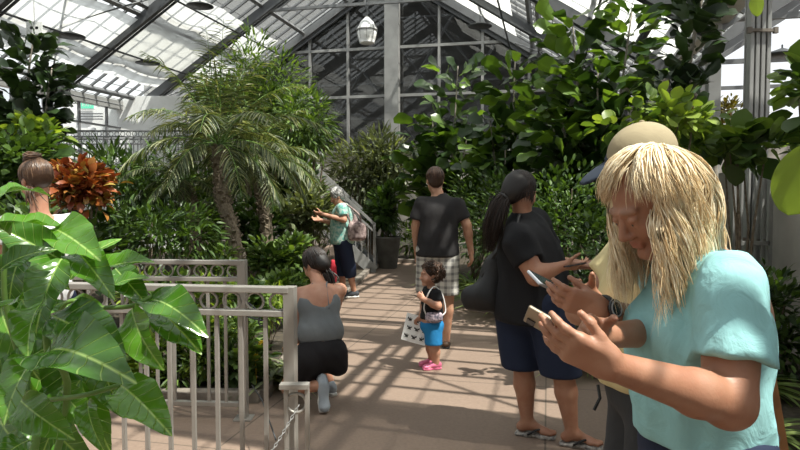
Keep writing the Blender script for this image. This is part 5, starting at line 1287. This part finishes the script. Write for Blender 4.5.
# ------------------------------------------------------------------ person 4: man walking away
def man():
    root = empty('person', 'person walking away in a washed black T-shirt and plaid shorts', 'person')
    Y = 6.3; loc = V(.36, Y, 0); root.location = loc; S = Sdf(); fwd = nrm(V(.08, 1, 0)); Rb = fr(fwd); rgt = Rb[:, 0]
    pel = V(.37, Y, .96); chest = V(.385, Y, 1.30); hc = P(435, 181, Y)+V(0, .02, 0); hf = nrm(V(-.15, 1, -.1)); Rh = fr(hf)
    shL = V(.385-.175, Y, 1.425); shR = V(.385+.19, Y, 1.41); elL = P(416, 226, Y+.03); wrL = P(417, 254, Y+.12); elR = P(467, 226, Y-.02); wrR = P(471, 252, Y+.0)
    S.e(pel, (.165, .12, .13), Rb, .05); S.e(pel+V(0, 0, .15), (.165, .13, .15), Rb, .05); S.e(chest, (.18, .125, .19), Rb, .05); S.c(shL, shR, .06, .06, .06); S.c(V(.385, Y, 1.48), hc-V(0, 0, .05), .06, .058, .03)
    head(S, hc, Rh, 1.02)
    for a, b, c_, sd in ((shL, elL, wrL, -1), (shR, elR, wrR, 1)):
        limb(S, a, b, .055, .045, .056); limb(S, b, c_, .045, .028, .043, mid=.3); hand(S, c_, nrm(c_-b+V(0, 0, -.1)), nrm(V(-sd*.9, .3, 0)), sd, 1., (.35, .4, .45, .5), .04, (.8, .5, .2), .2, k=.008)
    feet = []
    for sx, kn, an in ((-1, V(.27, Y+.10, .50), V(.26, Y+.25, .09)), (1, V(.47, Y-.02, .49), V(.455, Y-.02, .09))):
        hp = pel+rgt*sx*.095; limb(S, hp, kn, .095, .062, k=.03); limb(S, kn, an, .06, .038, .062, mid=.3); foot(S, an, fwd, 1.05, .012); feet.append(an)
    v, f = S.mesh(.015, [(hc, .12, .01), (wrL-V(0, 0, .08), .1, .008), (wrR-V(0, 0, .08), .1, .008)]); new_mesh('body', v-loc, f, MATS['skin_olive'], root, True)
    T_ = Sdf(); T_.e(pel+V(0, 0, .02), (.195, .155, .16), Rb, .08); T_.e(pel+V(0, 0, .15), (.195, .165, .16), Rb, .08); T_.e(chest, (.195, .15, .2), Rb, .08); T_.c(shL, shR, .066, .066, .06); T_.e(pel+V(0, 0, -.06), (.2, .16, .15), Rb, .08)
    for a, b in ((shL, elL), (shR, elR)): T_.c(a, a+(b-a)*.9, .070, .082, .03, clip=[(a+(b-a)*.70, b-a)])
    T_.c(V(.385, Y, 1.40), V(.395, Y, 1.49), .10, .06, .05); T_.e(V(.39, Y, 1.55), (.06, .06, .045), None, .01, 's')
    put('shirt', T_, MATS['char'], root, loc, step=.014, noise=.008, nscale=10, cuts=[((0, 0, .905), (0, 0, -1))], seed=4)
    pm, nt, b, out = mat_new('plaid_cotton'); tc = N(nt, 'ShaderNodeTexCoord'); sp = N(nt, 'ShaderNodeSeparateXYZ'); nt.links.new(tc.outputs['Object'], sp.inputs[0]); acc = None
    for ch, sc in (('X', 95), ('Z', 95), ('Y', 95)):
        m1 = N(nt, 'ShaderNodeMath', operation='MULTIPLY'); m1.inputs[1].default_value = sc; s1 = N(nt, 'ShaderNodeMath', operation='SINE'); gt_ = N(nt, 'ShaderNodeMath', operation='GREATER_THAN'); gt_.inputs[1].default_value = .35
        nt.links.new(sp.outputs[ch], m1.inputs[0]); nt.links.new(m1.outputs[0], s1.inputs[0]); nt.links.new(s1.outputs[0], gt_.inputs[0])
        if acc is None: acc = gt_
        elif ch == 'Z':
            a_ = N(nt, 'ShaderNodeMath', operation='ADD'); nt.links.new(acc.outputs[0], a_.inputs[0]); nt.links.new(gt_.outputs[0], a_.inputs[1]); acc = a_
    dv = N(nt, 'ShaderNodeMath', operation='MULTIPLY'); dv.inputs[1].default_value = .5; nt.links.new(acc.outputs[0], dv.inputs[0])
    mx = N(nt, 'ShaderNodeMix', data_type='RGBA'); mx.inputs[6].default_value = (.55, .53, .48, 1); mx.inputs[7].default_value = (.16, .155, .15, 1); nt.links.new(dv.outputs[0], mx.inputs[0]); nt.links.new(mx.outputs[2], b.inputs['Base Color']); b.inputs['Roughness'].default_value = .9
    Pn = Sdf(); Pn.e(pel-V(0, 0, .02), (.18, .145, .15), Rb, .05)
    for sx, kn in ((-1, V(.27, Y+.10, .47)), (1, V(.47, Y-.02, .46))): Pn.c(pel+rgt*sx*.09, kn, .125, .115, .03)
    put('shorts', Pn, pm, root, loc, step=.014, noise=.006, cuts=[((0, 0, .53), (0, 0, -1))])
    for an in feet:
        d = fwd; R = Rb; g_ = V(an[0], an[1], 0); so = Sdf(); so.b(g_-d*.03+V(0, 0, .008), (.022, .03, .002), .012, R, .03).b(g_+d*.06+V(0, 0, .008), (.022, .05, .002), .012, R, .03).b(g_+d*.14+V(0, 0, .008), (.032, .035, .002), .012, R, .03)
        a = put('sandal', so, MATS['rubber'], root, loc, step=.01)
        st = Sdf(); st.e(g_-d*.045+V(0, 0, .045), (.042, .035, .03), R).c(g_+d*.1+V(0, 0, .03), g_+d*.07+V(0, 0, .035), .042, .042); put('sandal_strap', st, MATS['brownleather'], a, loc, step=.012)
    hr_ = Sdf(); hr_.e(hc+Rh@V(0, -.022, .040), V(.082, .100, .090), Rh, .02).e(hc+Rh@V(0, -.05, -.02), V(.07, .055, .055), Rh, .02); hr = put('hair', hr_, MATS['h_auburn'], root, loc, step=.01)
    put_locks('hair_locks', cap_paths(hc, Rh, 1.06, 170, 3, 1.1, az=(-2.4, 2.4)), .006, MATS['h_auburn'], hr, loc)
man()

# ------------------------------------------------------------------ person 5: toddler
def toddler():
    root = empty('person', 'small child with dark curls in a black T-shirt, blue shorts and pink clogs', 'person')
    Y = 5.5; loc = V(.28, Y, 0); root.location = loc; S = Sdf(); fwd = nrm(V(-.95, -.25, 0)); Rb = fr(fwd); rgt = Rb[:, 0]
    pel = P(432, 331, Y); pel[2] = .38; chest = V(.275, Y, .58); hc = P(430, 275, Y); hf = nrm(V(-.93, -.30, -.05)); Rh = fr(hf)
    shL = chest-rgt*.095+V(0, 0, .085); shR = chest+rgt*.095+V(0, 0, .085); elL = P(438, 306, Y-.13); wrL = P(423, 299, Y-.14); elR = P(424, 308, Y+.1); wrR = P(420, 318, Y+.02)
    S.e(pel, (.095, .085, .085), Rb, .04); S.e(pel+V(0, 0, .08)+fwd*.01, (.095, .09, .09), Rb, .04); S.e(chest, (.10, .08, .11), Rb, .04); S.c(shL, shR, .035, .035, .04); S.c(chest+V(0, 0, .1), hc-V(0, 0, .04), .036, .034, .02)
    head(S, hc, Rh, .82)
    S.e(hc+Rh@V(.034, .045, -.03), V(.026, .026, .026)); S.e(hc+Rh@V(-.034, .045, -.03), V(.026, .026, .026))
    limb(S, shL, elL, .036, .030); limb(S, elL, wrL, .032, .022, .032, mid=.3); hand(S, wrL, nrm(V(-.6, 0, .6)), nrm(V(.2, .9, 0)), -1, .58, (.8, .9, .9, .9), .05, (.7, .5, .4), .3, k=.004)
    limb(S, shR, elR, .036, .030); limb(S, elR, wrR, .031, .021); hand(S, wrR, nrm(V(-.5, 0, -.6)), nrm(V(.2, -.9, 0)), 1, .58, (.7, .8, .8, .8), .05, (.7, .5, .4), .3, k=.004)
    feet = []
    for sx, x in ((-1, P(436, 370, Y-.02)), (1, P(432, 364, Y+.10))):
        an = V(x[0], x[1], .06); hp = pel+rgt*sx*.048; kn = (hp+an)/2+fwd*.005; kn[2] = .21; limb(S, hp, kn, .06, .045, k=.02); limb(S, kn, an, .042, .030, .044, mid=.35); foot(S, an, fwd, .62, .012, 1.1); feet.append(an)
    v, f = S.mesh(.010, [(hc, .10, .0055), (wrL, .07, .0055)]); lip, br = face_attrs(v, hc, Rh, .82); new_mesh('body', v-loc, f, MATS['skin_fair'], root, True, {'lip': lip, 'brow': br}); eyes(root, hc, Rh, .82, loc)
    T_ = Sdf(); T_.e(pel+V(0, 0, .08), (.108, .105, .10), Rb, .04); T_.e(chest, (.112, .095, .12), Rb, .04); T_.c(shL, shR, .048, .048, .05)
    for a, b in ((shL, elL), (shR, elR)): T_.c(a, a+(b-a)*.9, .048, .05, .03, clip=[(a+(b-a)*.6, b-a)])
    put('shirt', T_, MATS['black'], root, loc, step=.009, noise=.004, nscale=20, cuts=[((0, 0, .44), (0, 0, -1)), ((0, 0, .705), (0, 0, 1))])
    Pn = Sdf(); Pn.e(pel, (.112, .105, .09), Rb, .04)
    for sx in (-1, 1): Pn.c(pel+rgt*sx*.045, pel+rgt*sx*.052+V(0, 0, -.2), .074, .078, .02)
    put('shorts', Pn, MATS['blue'], root, loc, step=.009, noise=.004, nscale=20, cuts=[((0, 0, .225), (0, 0, -1))])
    for an in feet:
        u_, s_ = shoe_mesh(V(an[0], an[1], .062), fwd, .66, 0.); a = put('clog', u_, MATS['pink'], root, loc, step=.007); put('clog_sole', s_, MATS['pink'], a, loc, step=.007)
    g = np.random.default_rng(4); hs = Sdf(); hs.e(hc+Rh@V(0, -.02, .03), V(.072, .082, .078), Rh, .02).e(hc+Rh@V(0, -.05, -.02), V(.075, .05, .06), Rh, .02)
    hr = put('hair', hs, MATS['h_curl'], root, loc, step=.009); paths = []
    for i in range(420):
        d = rnd_dir(g, 1, .3)[0]
        if d[1] > .30 and d[2] < .62: continue
        if d[2] < -.55: continue
        c_ = hc+Rh@(V(.102, .106, .098)*d*(.84+.2*g.random())+V(0, -.018, .022)); r_ = .009+.008*g.random(); a = nrm(g.normal(0, 1, 3)); b = nrm(np.cross(a, d)); ph = g.random()*6
        paths.append([c_+(a*cos(ph+t*1.7)+b*sin(ph+t*1.7))*r_+V(0, 0, -.005)*t for t in np.linspace(0, 5, 12)])
    put_locks('curls', paths, .0045, MATS['h_curl'], hr, loc)
    # purse
    pu = empty('small_purse', 'small patterned purse with a white strap worn by the child', 'bag'); pc_ = P(434, 318, Y-.12); pu.location = pc_
    fm = simple('patterned_purse_cloth', (.55, .45, .5), .8, c2=(.06, .06, .09), scale=45); B_ = Sdf(); B_.e(V(0, 0, 0), (.075, .026, .045), None, .02).b(V(0, 0, .012), (.055, .008, .02), .014, None, .02)
    v, f = B_.mesh(.007); new_mesh('purse_body', v, f, fm, pu, True); q_ = shR+V(.03, -.05, .04)-pc_
    sm = simple('white_strap', (.7, .68, .66), .7)
    MB().tube(catmull([V(-.065, 0, .02), V(-.085, -.0, .10), shL+V(-.05, -.04, .03)-pc_, shL+V(0, .02, .06)-pc_, shL+V(.06, .02, -.0)-pc_, V(.10, .03, .06), V(.07, 0, .02)], 5), .006, 6).build('purse_strap', sm, pu, True)
    # paper with butterfly silhouettes
    pp = empty('activity_sheet', 'white sheet with black insect silhouettes beside the child', 'paper'); pcn = P(416, 329, Y+.02); pp.location = pcn
    Rq = fr(nrm(V(-.25, -1, .12)), (.22, 0, 1)); x_, n_, z_ = Rq[:, 0]*-1, Rq[:, 1], Rq[:, 2]
    if x_[0] < 0: x_ = -x_
    paper = simple('white_paper', (.8, .8, .78), .7); ink = simple('black_ink', (.02, .02, .02), .6)
    v = []; nn = 8
    for i in range(nn+1):
        for t_ in (0, .0012):
            for j in (0, 1): v.append(x_*(i/nn-.5)*.22+z_*(j-.5)*.24+n_*(.012*sin(i/nn*3.1)+t_))
    fs = []
    for i in range(nn):
        a = i*4; b = a+4; fs += [(a, a+1, b+1, b), (a+2, b+2, b+3, a+3), (a, b, b+2, a+2), (a+1, a+3, b+3, b+1)]
    fs += [(0, 2, 3, 1), (nn*4, nn*4+1, nn*4+3, nn*4+2)]
    MB().add(v, fs).build('sheet', paper, pp)
    mb = MB(); off = lambda u: n_*(.012*sin((u/.22+.5)*3.1)+.003)
    for r in range(3):
        for c_ in range(3):
            mb = MB(); u = (c_-1)*.066+.01*(r % 2); w = (1-r)*.072; o = x_*u+z_*w+off(u)
            for sx in (-1, 1):
                pts = [o, o+x_*sx*.022+z_*.018, o+x_*sx*.026+z_*.002, o+x_*sx*.010-z_*.004, o+x_*sx*.018-z_*.018, o+x_*sx*.004-z_*.014]
                mb.add(pts, [tuple(range(6)) if sx > 0 else tuple(range(5, -1, -1))])
            mb.tube([o+z_*.016, o-z_*.018], .003, 5); mb.build('insect_silhouette', ink, pp)
toddler()

# ------------------------------------------------------------------ person 6: kneeling woman
def kneel():
    root = empty('person', 'person in a grey tank top and black shorts kneeling by the planting bed', 'person')
    Y = 4.45; loc = V(-.55, Y, 0); root.location = loc; S = Sdf(); fwd = nrm(V(-.55, .83, 0)); Rb = fr(fwd, (.0, 0, 1)); rgt = Rb[:, 0]
    pel = P(322, 350, Y+.03); chest = P(319, 305, Y+.10); nk = P(315, 282, Y+.2); hc = P(315, 266, Y+.28); hf = nrm(V(-.75, .6, -.55)); Rh = fr(hf)
    up = nrm(chest-pel); Rc = fr(fwd-up*np.dot(fwd, up), up)
    shL = P(300, 294, Y+.12); shR = P(340, 290, Y+.2); elL = P(299, 338, Y+.20); wrL = P(289, 345, Y+.42); elR = P(333, 318, Y+.45); wrR = P(303, 340, Y+.55)
    S.e(pel, (.165, .135, .13), Rc, .05); S.e((pel+chest)/2, (.14, .115, .15), Rc, .05); S.e(chest, (.158, .115, .15), Rc, .05); S.c(shL, shR, .05, .05, .06); S.c((shL+shR)/2+V(0, 0, .03), hc-V(0, .02, .04), .052, .05, .03)
    head(S, hc, Rh, .96)
    limb(S, shL, elL, .044, .036, .044); limb(S, elL, wrL, .036, .024); limb(S, shR, elR, .044, .036); limb(S, elR, wrR, .036, .024)
    for w_, e_, sd in ((wrL, elL, -1), (wrR, elR, 1)): hand(S, w_, nrm(w_-e_), V(.3, .2, -.9), sd, .93, (.3, .4, .4, .5), .05, k=.008)
    # right (far) leg kneeling, near leg folded with the shoe raised on its toe
    hL = pel+V(-.07, -.05, -.05); kL = P(287, 385, Y+.02); kL[2] = .07+.0; aL = P(320, 386, Y-.08); 
    hR = pel+V(.05, .03, -.05); kR = V(pel[0]-.12, Y+.42, .38); aR = V(pel[0]+.02, Y+.34, .09)
    kL = P(289, 386, Y+.10); limb(S, hL, kL, .095, .062, k=.03); limb(S, kL, aL, .058, .036, .058, mid=.35); limb(S, hR, kR, .095, .06, k=.03); limb(S, kR, aR, .056, .036, .052)
    v, f = S.mesh(.013, [(hc, .11, .009), (wrL, .09, .009)]); new_mesh('body', v-loc, f, MATS['skin_fair'], root, True); eyes(root, hc, Rh, .96, loc)
    T_ = Sdf(); T_.e((pel*.62+chest*.38), (.165, .135, .13), Rc, .05); T_.e((pel+chest)/2, (.155, .13, .15), Rc, .05); T_.e(chest, (.163, .125, .15), Rc, .05)
    sc_ = (shL+shR)/2; T_.e(sc_+V(.012, -.11, .0), (.085, .085, .095), None, .02, 's'); T_.e(shL+V(-.04, 0, .03), (.05, .09, .07), None, .02, 's'); T_.e(shR+V(.04, 0, .03), (.05, .09, .07), None, .02, 's')
    top = put('tank_top', T_, MATS['grey'], root, loc, step=.011, noise=.005, nscale=14, cuts=[(pel+up*.055, -up), (sc_+V(0, 0, .005), V(0, -.15, 1))])
    for a, b in ((shL*.68+shR*.32, -1), (shR*.68+shL*.32, 1)):
        MB().tube([q_-loc for q_ in catmull([a+V(.03, -.165, -.10), a+V(.015, -.13, -.01), a+V(0, -.06, .05), a+V(0, .0, .066), a+V(0, .06, .03)], 5)], .007, 5).build('shoulder_strap', MATS['grey'], top, True)
    Pn = Sdf(); Pn.e(pel-V(0, 0, .01), (.185, .155, .13), Rc, .05); Pn.c(hL, hL+(kL-hL)*.8, .125, .12, .03, clip=[(hL+(kL-hL)*.55, kL-hL)]); Pn.c(hR, hR+(kR-hR)*.8, .125, .11, .03, clip=[(hR+(kR-hR)*.5, kR-hR)]); Pn.c(pel+V(.08, -.02, -.04), pel+V(.12, .0, -.12), .09, .07, .04)
    put('shorts', Pn, MATS['blk2'], root, loc, step=.011, noise=.008, nscale=12, cuts=[(pel+up*.085, up)])
    for an, d, ptc in ((P(324, 384, Y-.10), V(.10, -.25, 0), 1.15), (aR, fwd, 0)):
        u_, s_ = shoe_mesh(an, d, 1., 0., ptc); a = put('sneaker', u_, MATS['lsneaker'], root, loc, step=.010); put('sole', s_, MATS['whitesole'], a, loc, step=.010)
        dd = nrm(V(d[0], d[1], 0)*cos(ptc)/max(np.linalg.norm(d), .01)-V(0, 0, sin(ptc)))
    hs = Sdf(); hs.e(hc+Rh@V(0, -.025, .036), V(.084, .098, .092), Rh, .02).e(hc+Rh@V(0, -.085, -.025), V(.06, .045, .06), Rh, .03); hr = put('hair', hs, MATS['h_dark'], root, loc, step=.01)
    g = np.random.default_rng(3); paths = cap_paths(hc, Rh, 1.05, 130, 3, 1.5, az=(-1.9, 1.9)); b0 = hc+V(.07, -.04, -.02)
    for i in range(90):
        o = g.normal(0, .016, 3); paths.append(catmull([b0+o*.5, b0+V(.035, -.02, -.04)+o*1.2, b0+V(.05, -.04, -.11)+o*1.4], 5))
    put_locks('hair_locks', paths, .006, MATS['h_dark'], hr, loc)
kneel()

# ------------------------------------------------------------------ person 7: older woman by the stairs
def older():
    root = empty('person', 'person with short grey hair in a teal patterned blouse reaching toward the plants', 'person')
    Y = 9.3; loc = V(-.83, Y, 0); root.location = loc; S = Sdf(); fwd = nrm(V(-.92, -.3, 0)); Rb = fr(fwd); rgt = Rb[:, 0]
    pel = V(-.84, Y, .86); chest = V(-.845, Y, 1.18); hc = P(337, 197, Y); hf = nrm(V(-.85, -.25, -.45)); Rh = fr(hf)
    shL = V(-.83, Y-.16, 1.32); shR = V(-.83, Y+.16, 1.32); elL = P(344, 220, Y-.22); wrL = P(322, 214, Y-.2); elR = V(-1.0, Y+.14, 1.1); wrR = P(320, 220, Y)
    S.e(pel, (.165, .13, .13), Rb, .05); S.e(pel+V(0, 0, .15), (.17, .15, .15), Rb, .05); S.e(chest, (.165, .13, .18), Rb, .05); S.c(shL, shR, .055, .055, .06); S.c(V(-.85, Y, 1.36), hc-V(0, 0, .04), .055, .052, .03)
    head(S, hc, Rh, .97)
    for a, b, c_, sd in ((shL, elL, wrL, 1), (shR, elR, wrR, -1)): limb(S, a, b, .05, .042); limb(S, b, c_, .042, .026); hand(S, c_, nrm(V(-1, 0, .1)), V(0, sd*.6, .6), -sd, .95, (.4, .5, .5, .6), .05, k=.01)
    feet = []
    for sx, ax_, ay_, yy in ((-1, 354, 292, 9.35), (1, 343, 292, 9.5)):
        an = P(ax_, ay_, yy); an[2] = .1; hp = pel+rgt*sx*.085; kn = (hp+an)/2; kn[2] = .47; limb(S, hp, kn, .09, .06, k=.03); limb(S, kn, an, .056, .036, .055); feet.append(an)
    v, f = S.mesh(.018, [(hc, .12, .011), (wrL, .1, .010)]); new_mesh('body', v-loc, f, MATS['skin_fair'], root, True); eyes(root, hc, Rh, .97, loc)
    tm = simple('teal_patterned_cotton', (.10, .34, .30), .85, c2=(.50, .60, .52), scale=28)
    T_ = Sdf(); T_.e(pel+V(0, 0, .0), (.20, .185, .16), Rb, .08); T_.e(pel+V(0, 0, .15), (.195, .185, .16), Rb, .08); T_.e(chest, (.185, .16, .19), Rb, .08); T_.c(shL, shR, .07, .07, .08)
    for a, b in ((shL, elL), (shR, elR)): T_.c(a, a+(b-a)*.9, .07, .075, .05, clip=[(a+(b-a)*.65, b-a)])
    put('blouse', T_, tm, root, loc, step=.016, noise=.008, nscale=10, cuts=[((0, 0, .80), (0, 0, -1)), ((0, 0, 1.40), (0, 0, 1))])
    Pn = Sdf(); Pn.e(pel-V(0, 0, .02), (.175, .15, .15), Rb, .05)
    for sx, an in ((-1, feet[0]), (1, feet[1])):
        hp = pel+rgt*sx*.085; kn = (hp+an)/2; kn[2] = .47; Pn.c(hp, kn, .115, .095, .03); Pn.c(kn, kn+(an-kn)*.45, .095, .085, .03, clip=[(kn+(an-kn)*.4, an-kn)])
    put('capri_trousers', Pn, MATS['navy'], root, loc, step=.016, noise=.005)
    for an in feet: u_, s_ = shoe_mesh(an, fwd, 1., 0.); a = put('shoe', u_, MATS['sneaker'], root, loc, step=.012); put('sole', s_, MATS['whitesole'], a, loc, step=.012)
    hs = Sdf(); hs.e(hc+Rh@V(0, -.022, .040), V(.086, .100, .092), Rh, .02).e(hc+Rh@V(0, -.06, -.02), V(.075, .055, .06), Rh, .02); hr = put('hair', hs, MATS['h_grey'], root, loc, step=.012, noise=.006, nscale=50)
    put_locks('hair_locks', cap_paths(hc, Rh, 1.08, 120, 3, 1.3, az=(-2.2, 2.2), wave=.15), .009, MATS['h_grey'], hr, loc)
    sh = empty('shoulder_bag', 'patterned brown shoulder bag on the back of the older visitor', 'bag'); bl = P(357, 230, Y-.16); sh.location = bl
    fm = simple('brown_patterned_cloth', (.10, .06, .06), .85, c2=(.42, .32, .30), scale=22); B_ = Sdf(); B_.b(V(0, 0, -.02), (.07, .04, .07), .06, None, .04).c(V(-.02, 0, .06), V(-.03, 0, .22), .06, .03, .06)
    v, f = B_.mesh(.016, noise=.008, nscale=14); new_mesh('bag_body', v, f, fm, sh, True)
    MB().tube(catmull([V(.05, 0, .05), V(.03, -.02, .22), shL+V(.02, 0, .08)-bl, V(-.12, -.05, .2), V(-.08, -.03, .04)], 5), .014, 6).build('bag_strap', fm, sh, True)
    rc = Sdf(); q_ = P(333, 270, Y-.2); rc.c(q_+V(.0, 0, .12), q_+V(-.02, 0, -.12), .035, .05, .03).c(q_+V(.02, 0, .05), q_+V(.03, 0, -.16), .03, .03, .03)
    jk = empty('folded_jacket', 'bright red jacket hanging in front of the older visitor', 'jacket'); jk.location = q_; v, f = rc.mesh(.013, noise=.01, nscale=16); new_mesh('jacket_cloth', v-q_, f, clothmat('red_cloth', (.55, .04, .06)), jk, True)
older()

# ------------------------------------------------------------------ person 8: bun-haired woman, left
def bun():
    root = empty('person', 'person with a brown hair bun in a white top behind the left leaves', 'person')
    Y = 3.75; loc = V(-2.12, Y, 0); root.location = loc; S = Sdf(); fwd = nrm(V(-.75, .65, 0)); Rb = fr(fwd); rgt = Rb[:, 0]
    hc = P(36, 182, Y); pel = V(hc[0]+.02, Y, .88); chest = V(hc[0]+.02, Y, 1.20); hf = nrm(V(-.8, .5, -.25)); Rh = fr(hf)
    shL = chest-rgt*.17+V(0, 0, .13); shR = chest+rgt*.17+V(0, 0, .13); elL = shL+V(-.06, 0, -.28); wrL = elL+fwd*.22+V(0, 0, .02); elR = shR+V(.04, 0, -.28); wrR = elR+fwd*.2
    S.e(pel, (.16, .12, .13), Rb, .05); S.e(pel+V(0, 0, .15), (.145, .11, .15), Rb, .05); S.e(chest, (.15, .11, .17), Rb, .05); S.c(shL, shR, .048, .048, .06); S.c(V(hc[0]+.02, Y, 1.36), hc-V(-.01, 0, .04), .05, .048, .03)
    head(S, hc, Rh, .97)
    for a, b, c_, sd in ((shL, elL, wrL, 1), (shR, elR, wrR, -1)): limb(S, a, b, .044, .038); limb(S, b, c_, .038, .025); hand(S, c_, fwd, V(0, 0, 1)+rgt*.2, -sd, .93, (.4, .5, .5, .6), .05, k=.01)
    for sx in (-1, 1):
        h = pel+rgt*sx*.085; kn = h+V(0, 0, -.42); an = V(kn[0], kn[1], .09); limb(S, h, kn, .09, .058); limb(S, kn, an, .055, .035, .052)
        u_, s_ = shoe_mesh(V(h[0], h[1], .10), fwd, 1., 0.); a = put('shoe', u_, MATS['lsneaker'], root, loc, step=.012); put('sole', s_, MATS['whitesole'], a, loc, step=.012)
    v, f = S.mesh(.014, [(hc, .12, .008)]); new_mesh('body', v-loc, f, MATS['skin_fair'], root, True); eyes(root, hc, Rh, .97, loc)
    T_ = Sdf(); T_.e(pel+V(0, 0, .02), (.175, .135, .14), Rb, .06); T_.e(pel+V(0, 0, .15), (.16, .125, .15), Rb, .06); T_.e(chest, (.165, .125, .18), Rb, .06); T_.c(shL, shR, .058, .058, .06)
    for a, b in ((shL, elL), (shR, elR)): T_.c(a, a+(b-a)*.6, .058, .06, .04, clip=[(a+(b-a)*.35, b-a)])
    T_.e(V(hc[0]+.03, Y-.03, 1.42), (.10, .10, .08), None, .02, 's')
    put('top', T_, MATS['white'], root, loc, step=.011, noise=.004, nscale=12, cuts=[((0, 0, .84), (0, 0, -1))])
    Pn = Sdf(); Pn.e(pel-V(0, 0, .02), (.17, .13, .14), Rb, .05)
    for sx in (-1, 1): h = pel+rgt*sx*.085; Pn.c(h, h+V(0, 0, -.36), .105, .09, .03)
    put('shorts', Pn, MATS['blue'] if False else MATS['navy'], root, loc, step=.014, cuts=[((0, 0, .52), (0, 0, -1))])
    hs = Sdf(); hs.e(hc+Rh@V(0, -.025, .038), V(.083, .098, .092), Rh, .02); hr = put('hair', hs, MATS['h_brown'], root, loc, step=.009)
    g = np.random.default_rng(3); paths = []; bc = P(31, 158, Y)+V(.01, 0, 0)
    for p_ in cap_paths(hc, Rh, 1.04, 260, 3, 1.15, az=(-2.0, 2.0)): paths.append(p_)
    b_ = Sdf(); b_.e(bc, (.052, .052, .036), None, .01); put('hair_bun', b_, MATS['h_brown'], hr, loc, step=.008)
    for i in range(60):
        a0 = g.random()*6.3; rr = .035+.02*g.random(); tl = nrm(V(g.normal(0, .3), g.normal(0, .3), 1)); x = nrm(np.cross(tl, V(1, 0, 0))); y = np.cross(tl, x); zz = g.uniform(-.02, .02)
        paths.append([bc+(x*cos(a0+t)+y*sin(a0+t))*rr*(1-.08*t)+tl*(zz+.006*sin(2*t)) for t in np.linspace(0, 3.4, 12)])
    for i in range(14):
        o = g.normal(0, .012, 3); paths.append(catmull([hc+Rh@V(-.06, -.05, -.05)+o, hc+Rh@V(-.065, -.05, -.09)+o*1.4, hc+Rh@V(-.06, -.06, -.13)+o*2], 5))
    put_locks('hair_locks', paths, .0048, MATS['h_brown'], hr, loc)
bun()
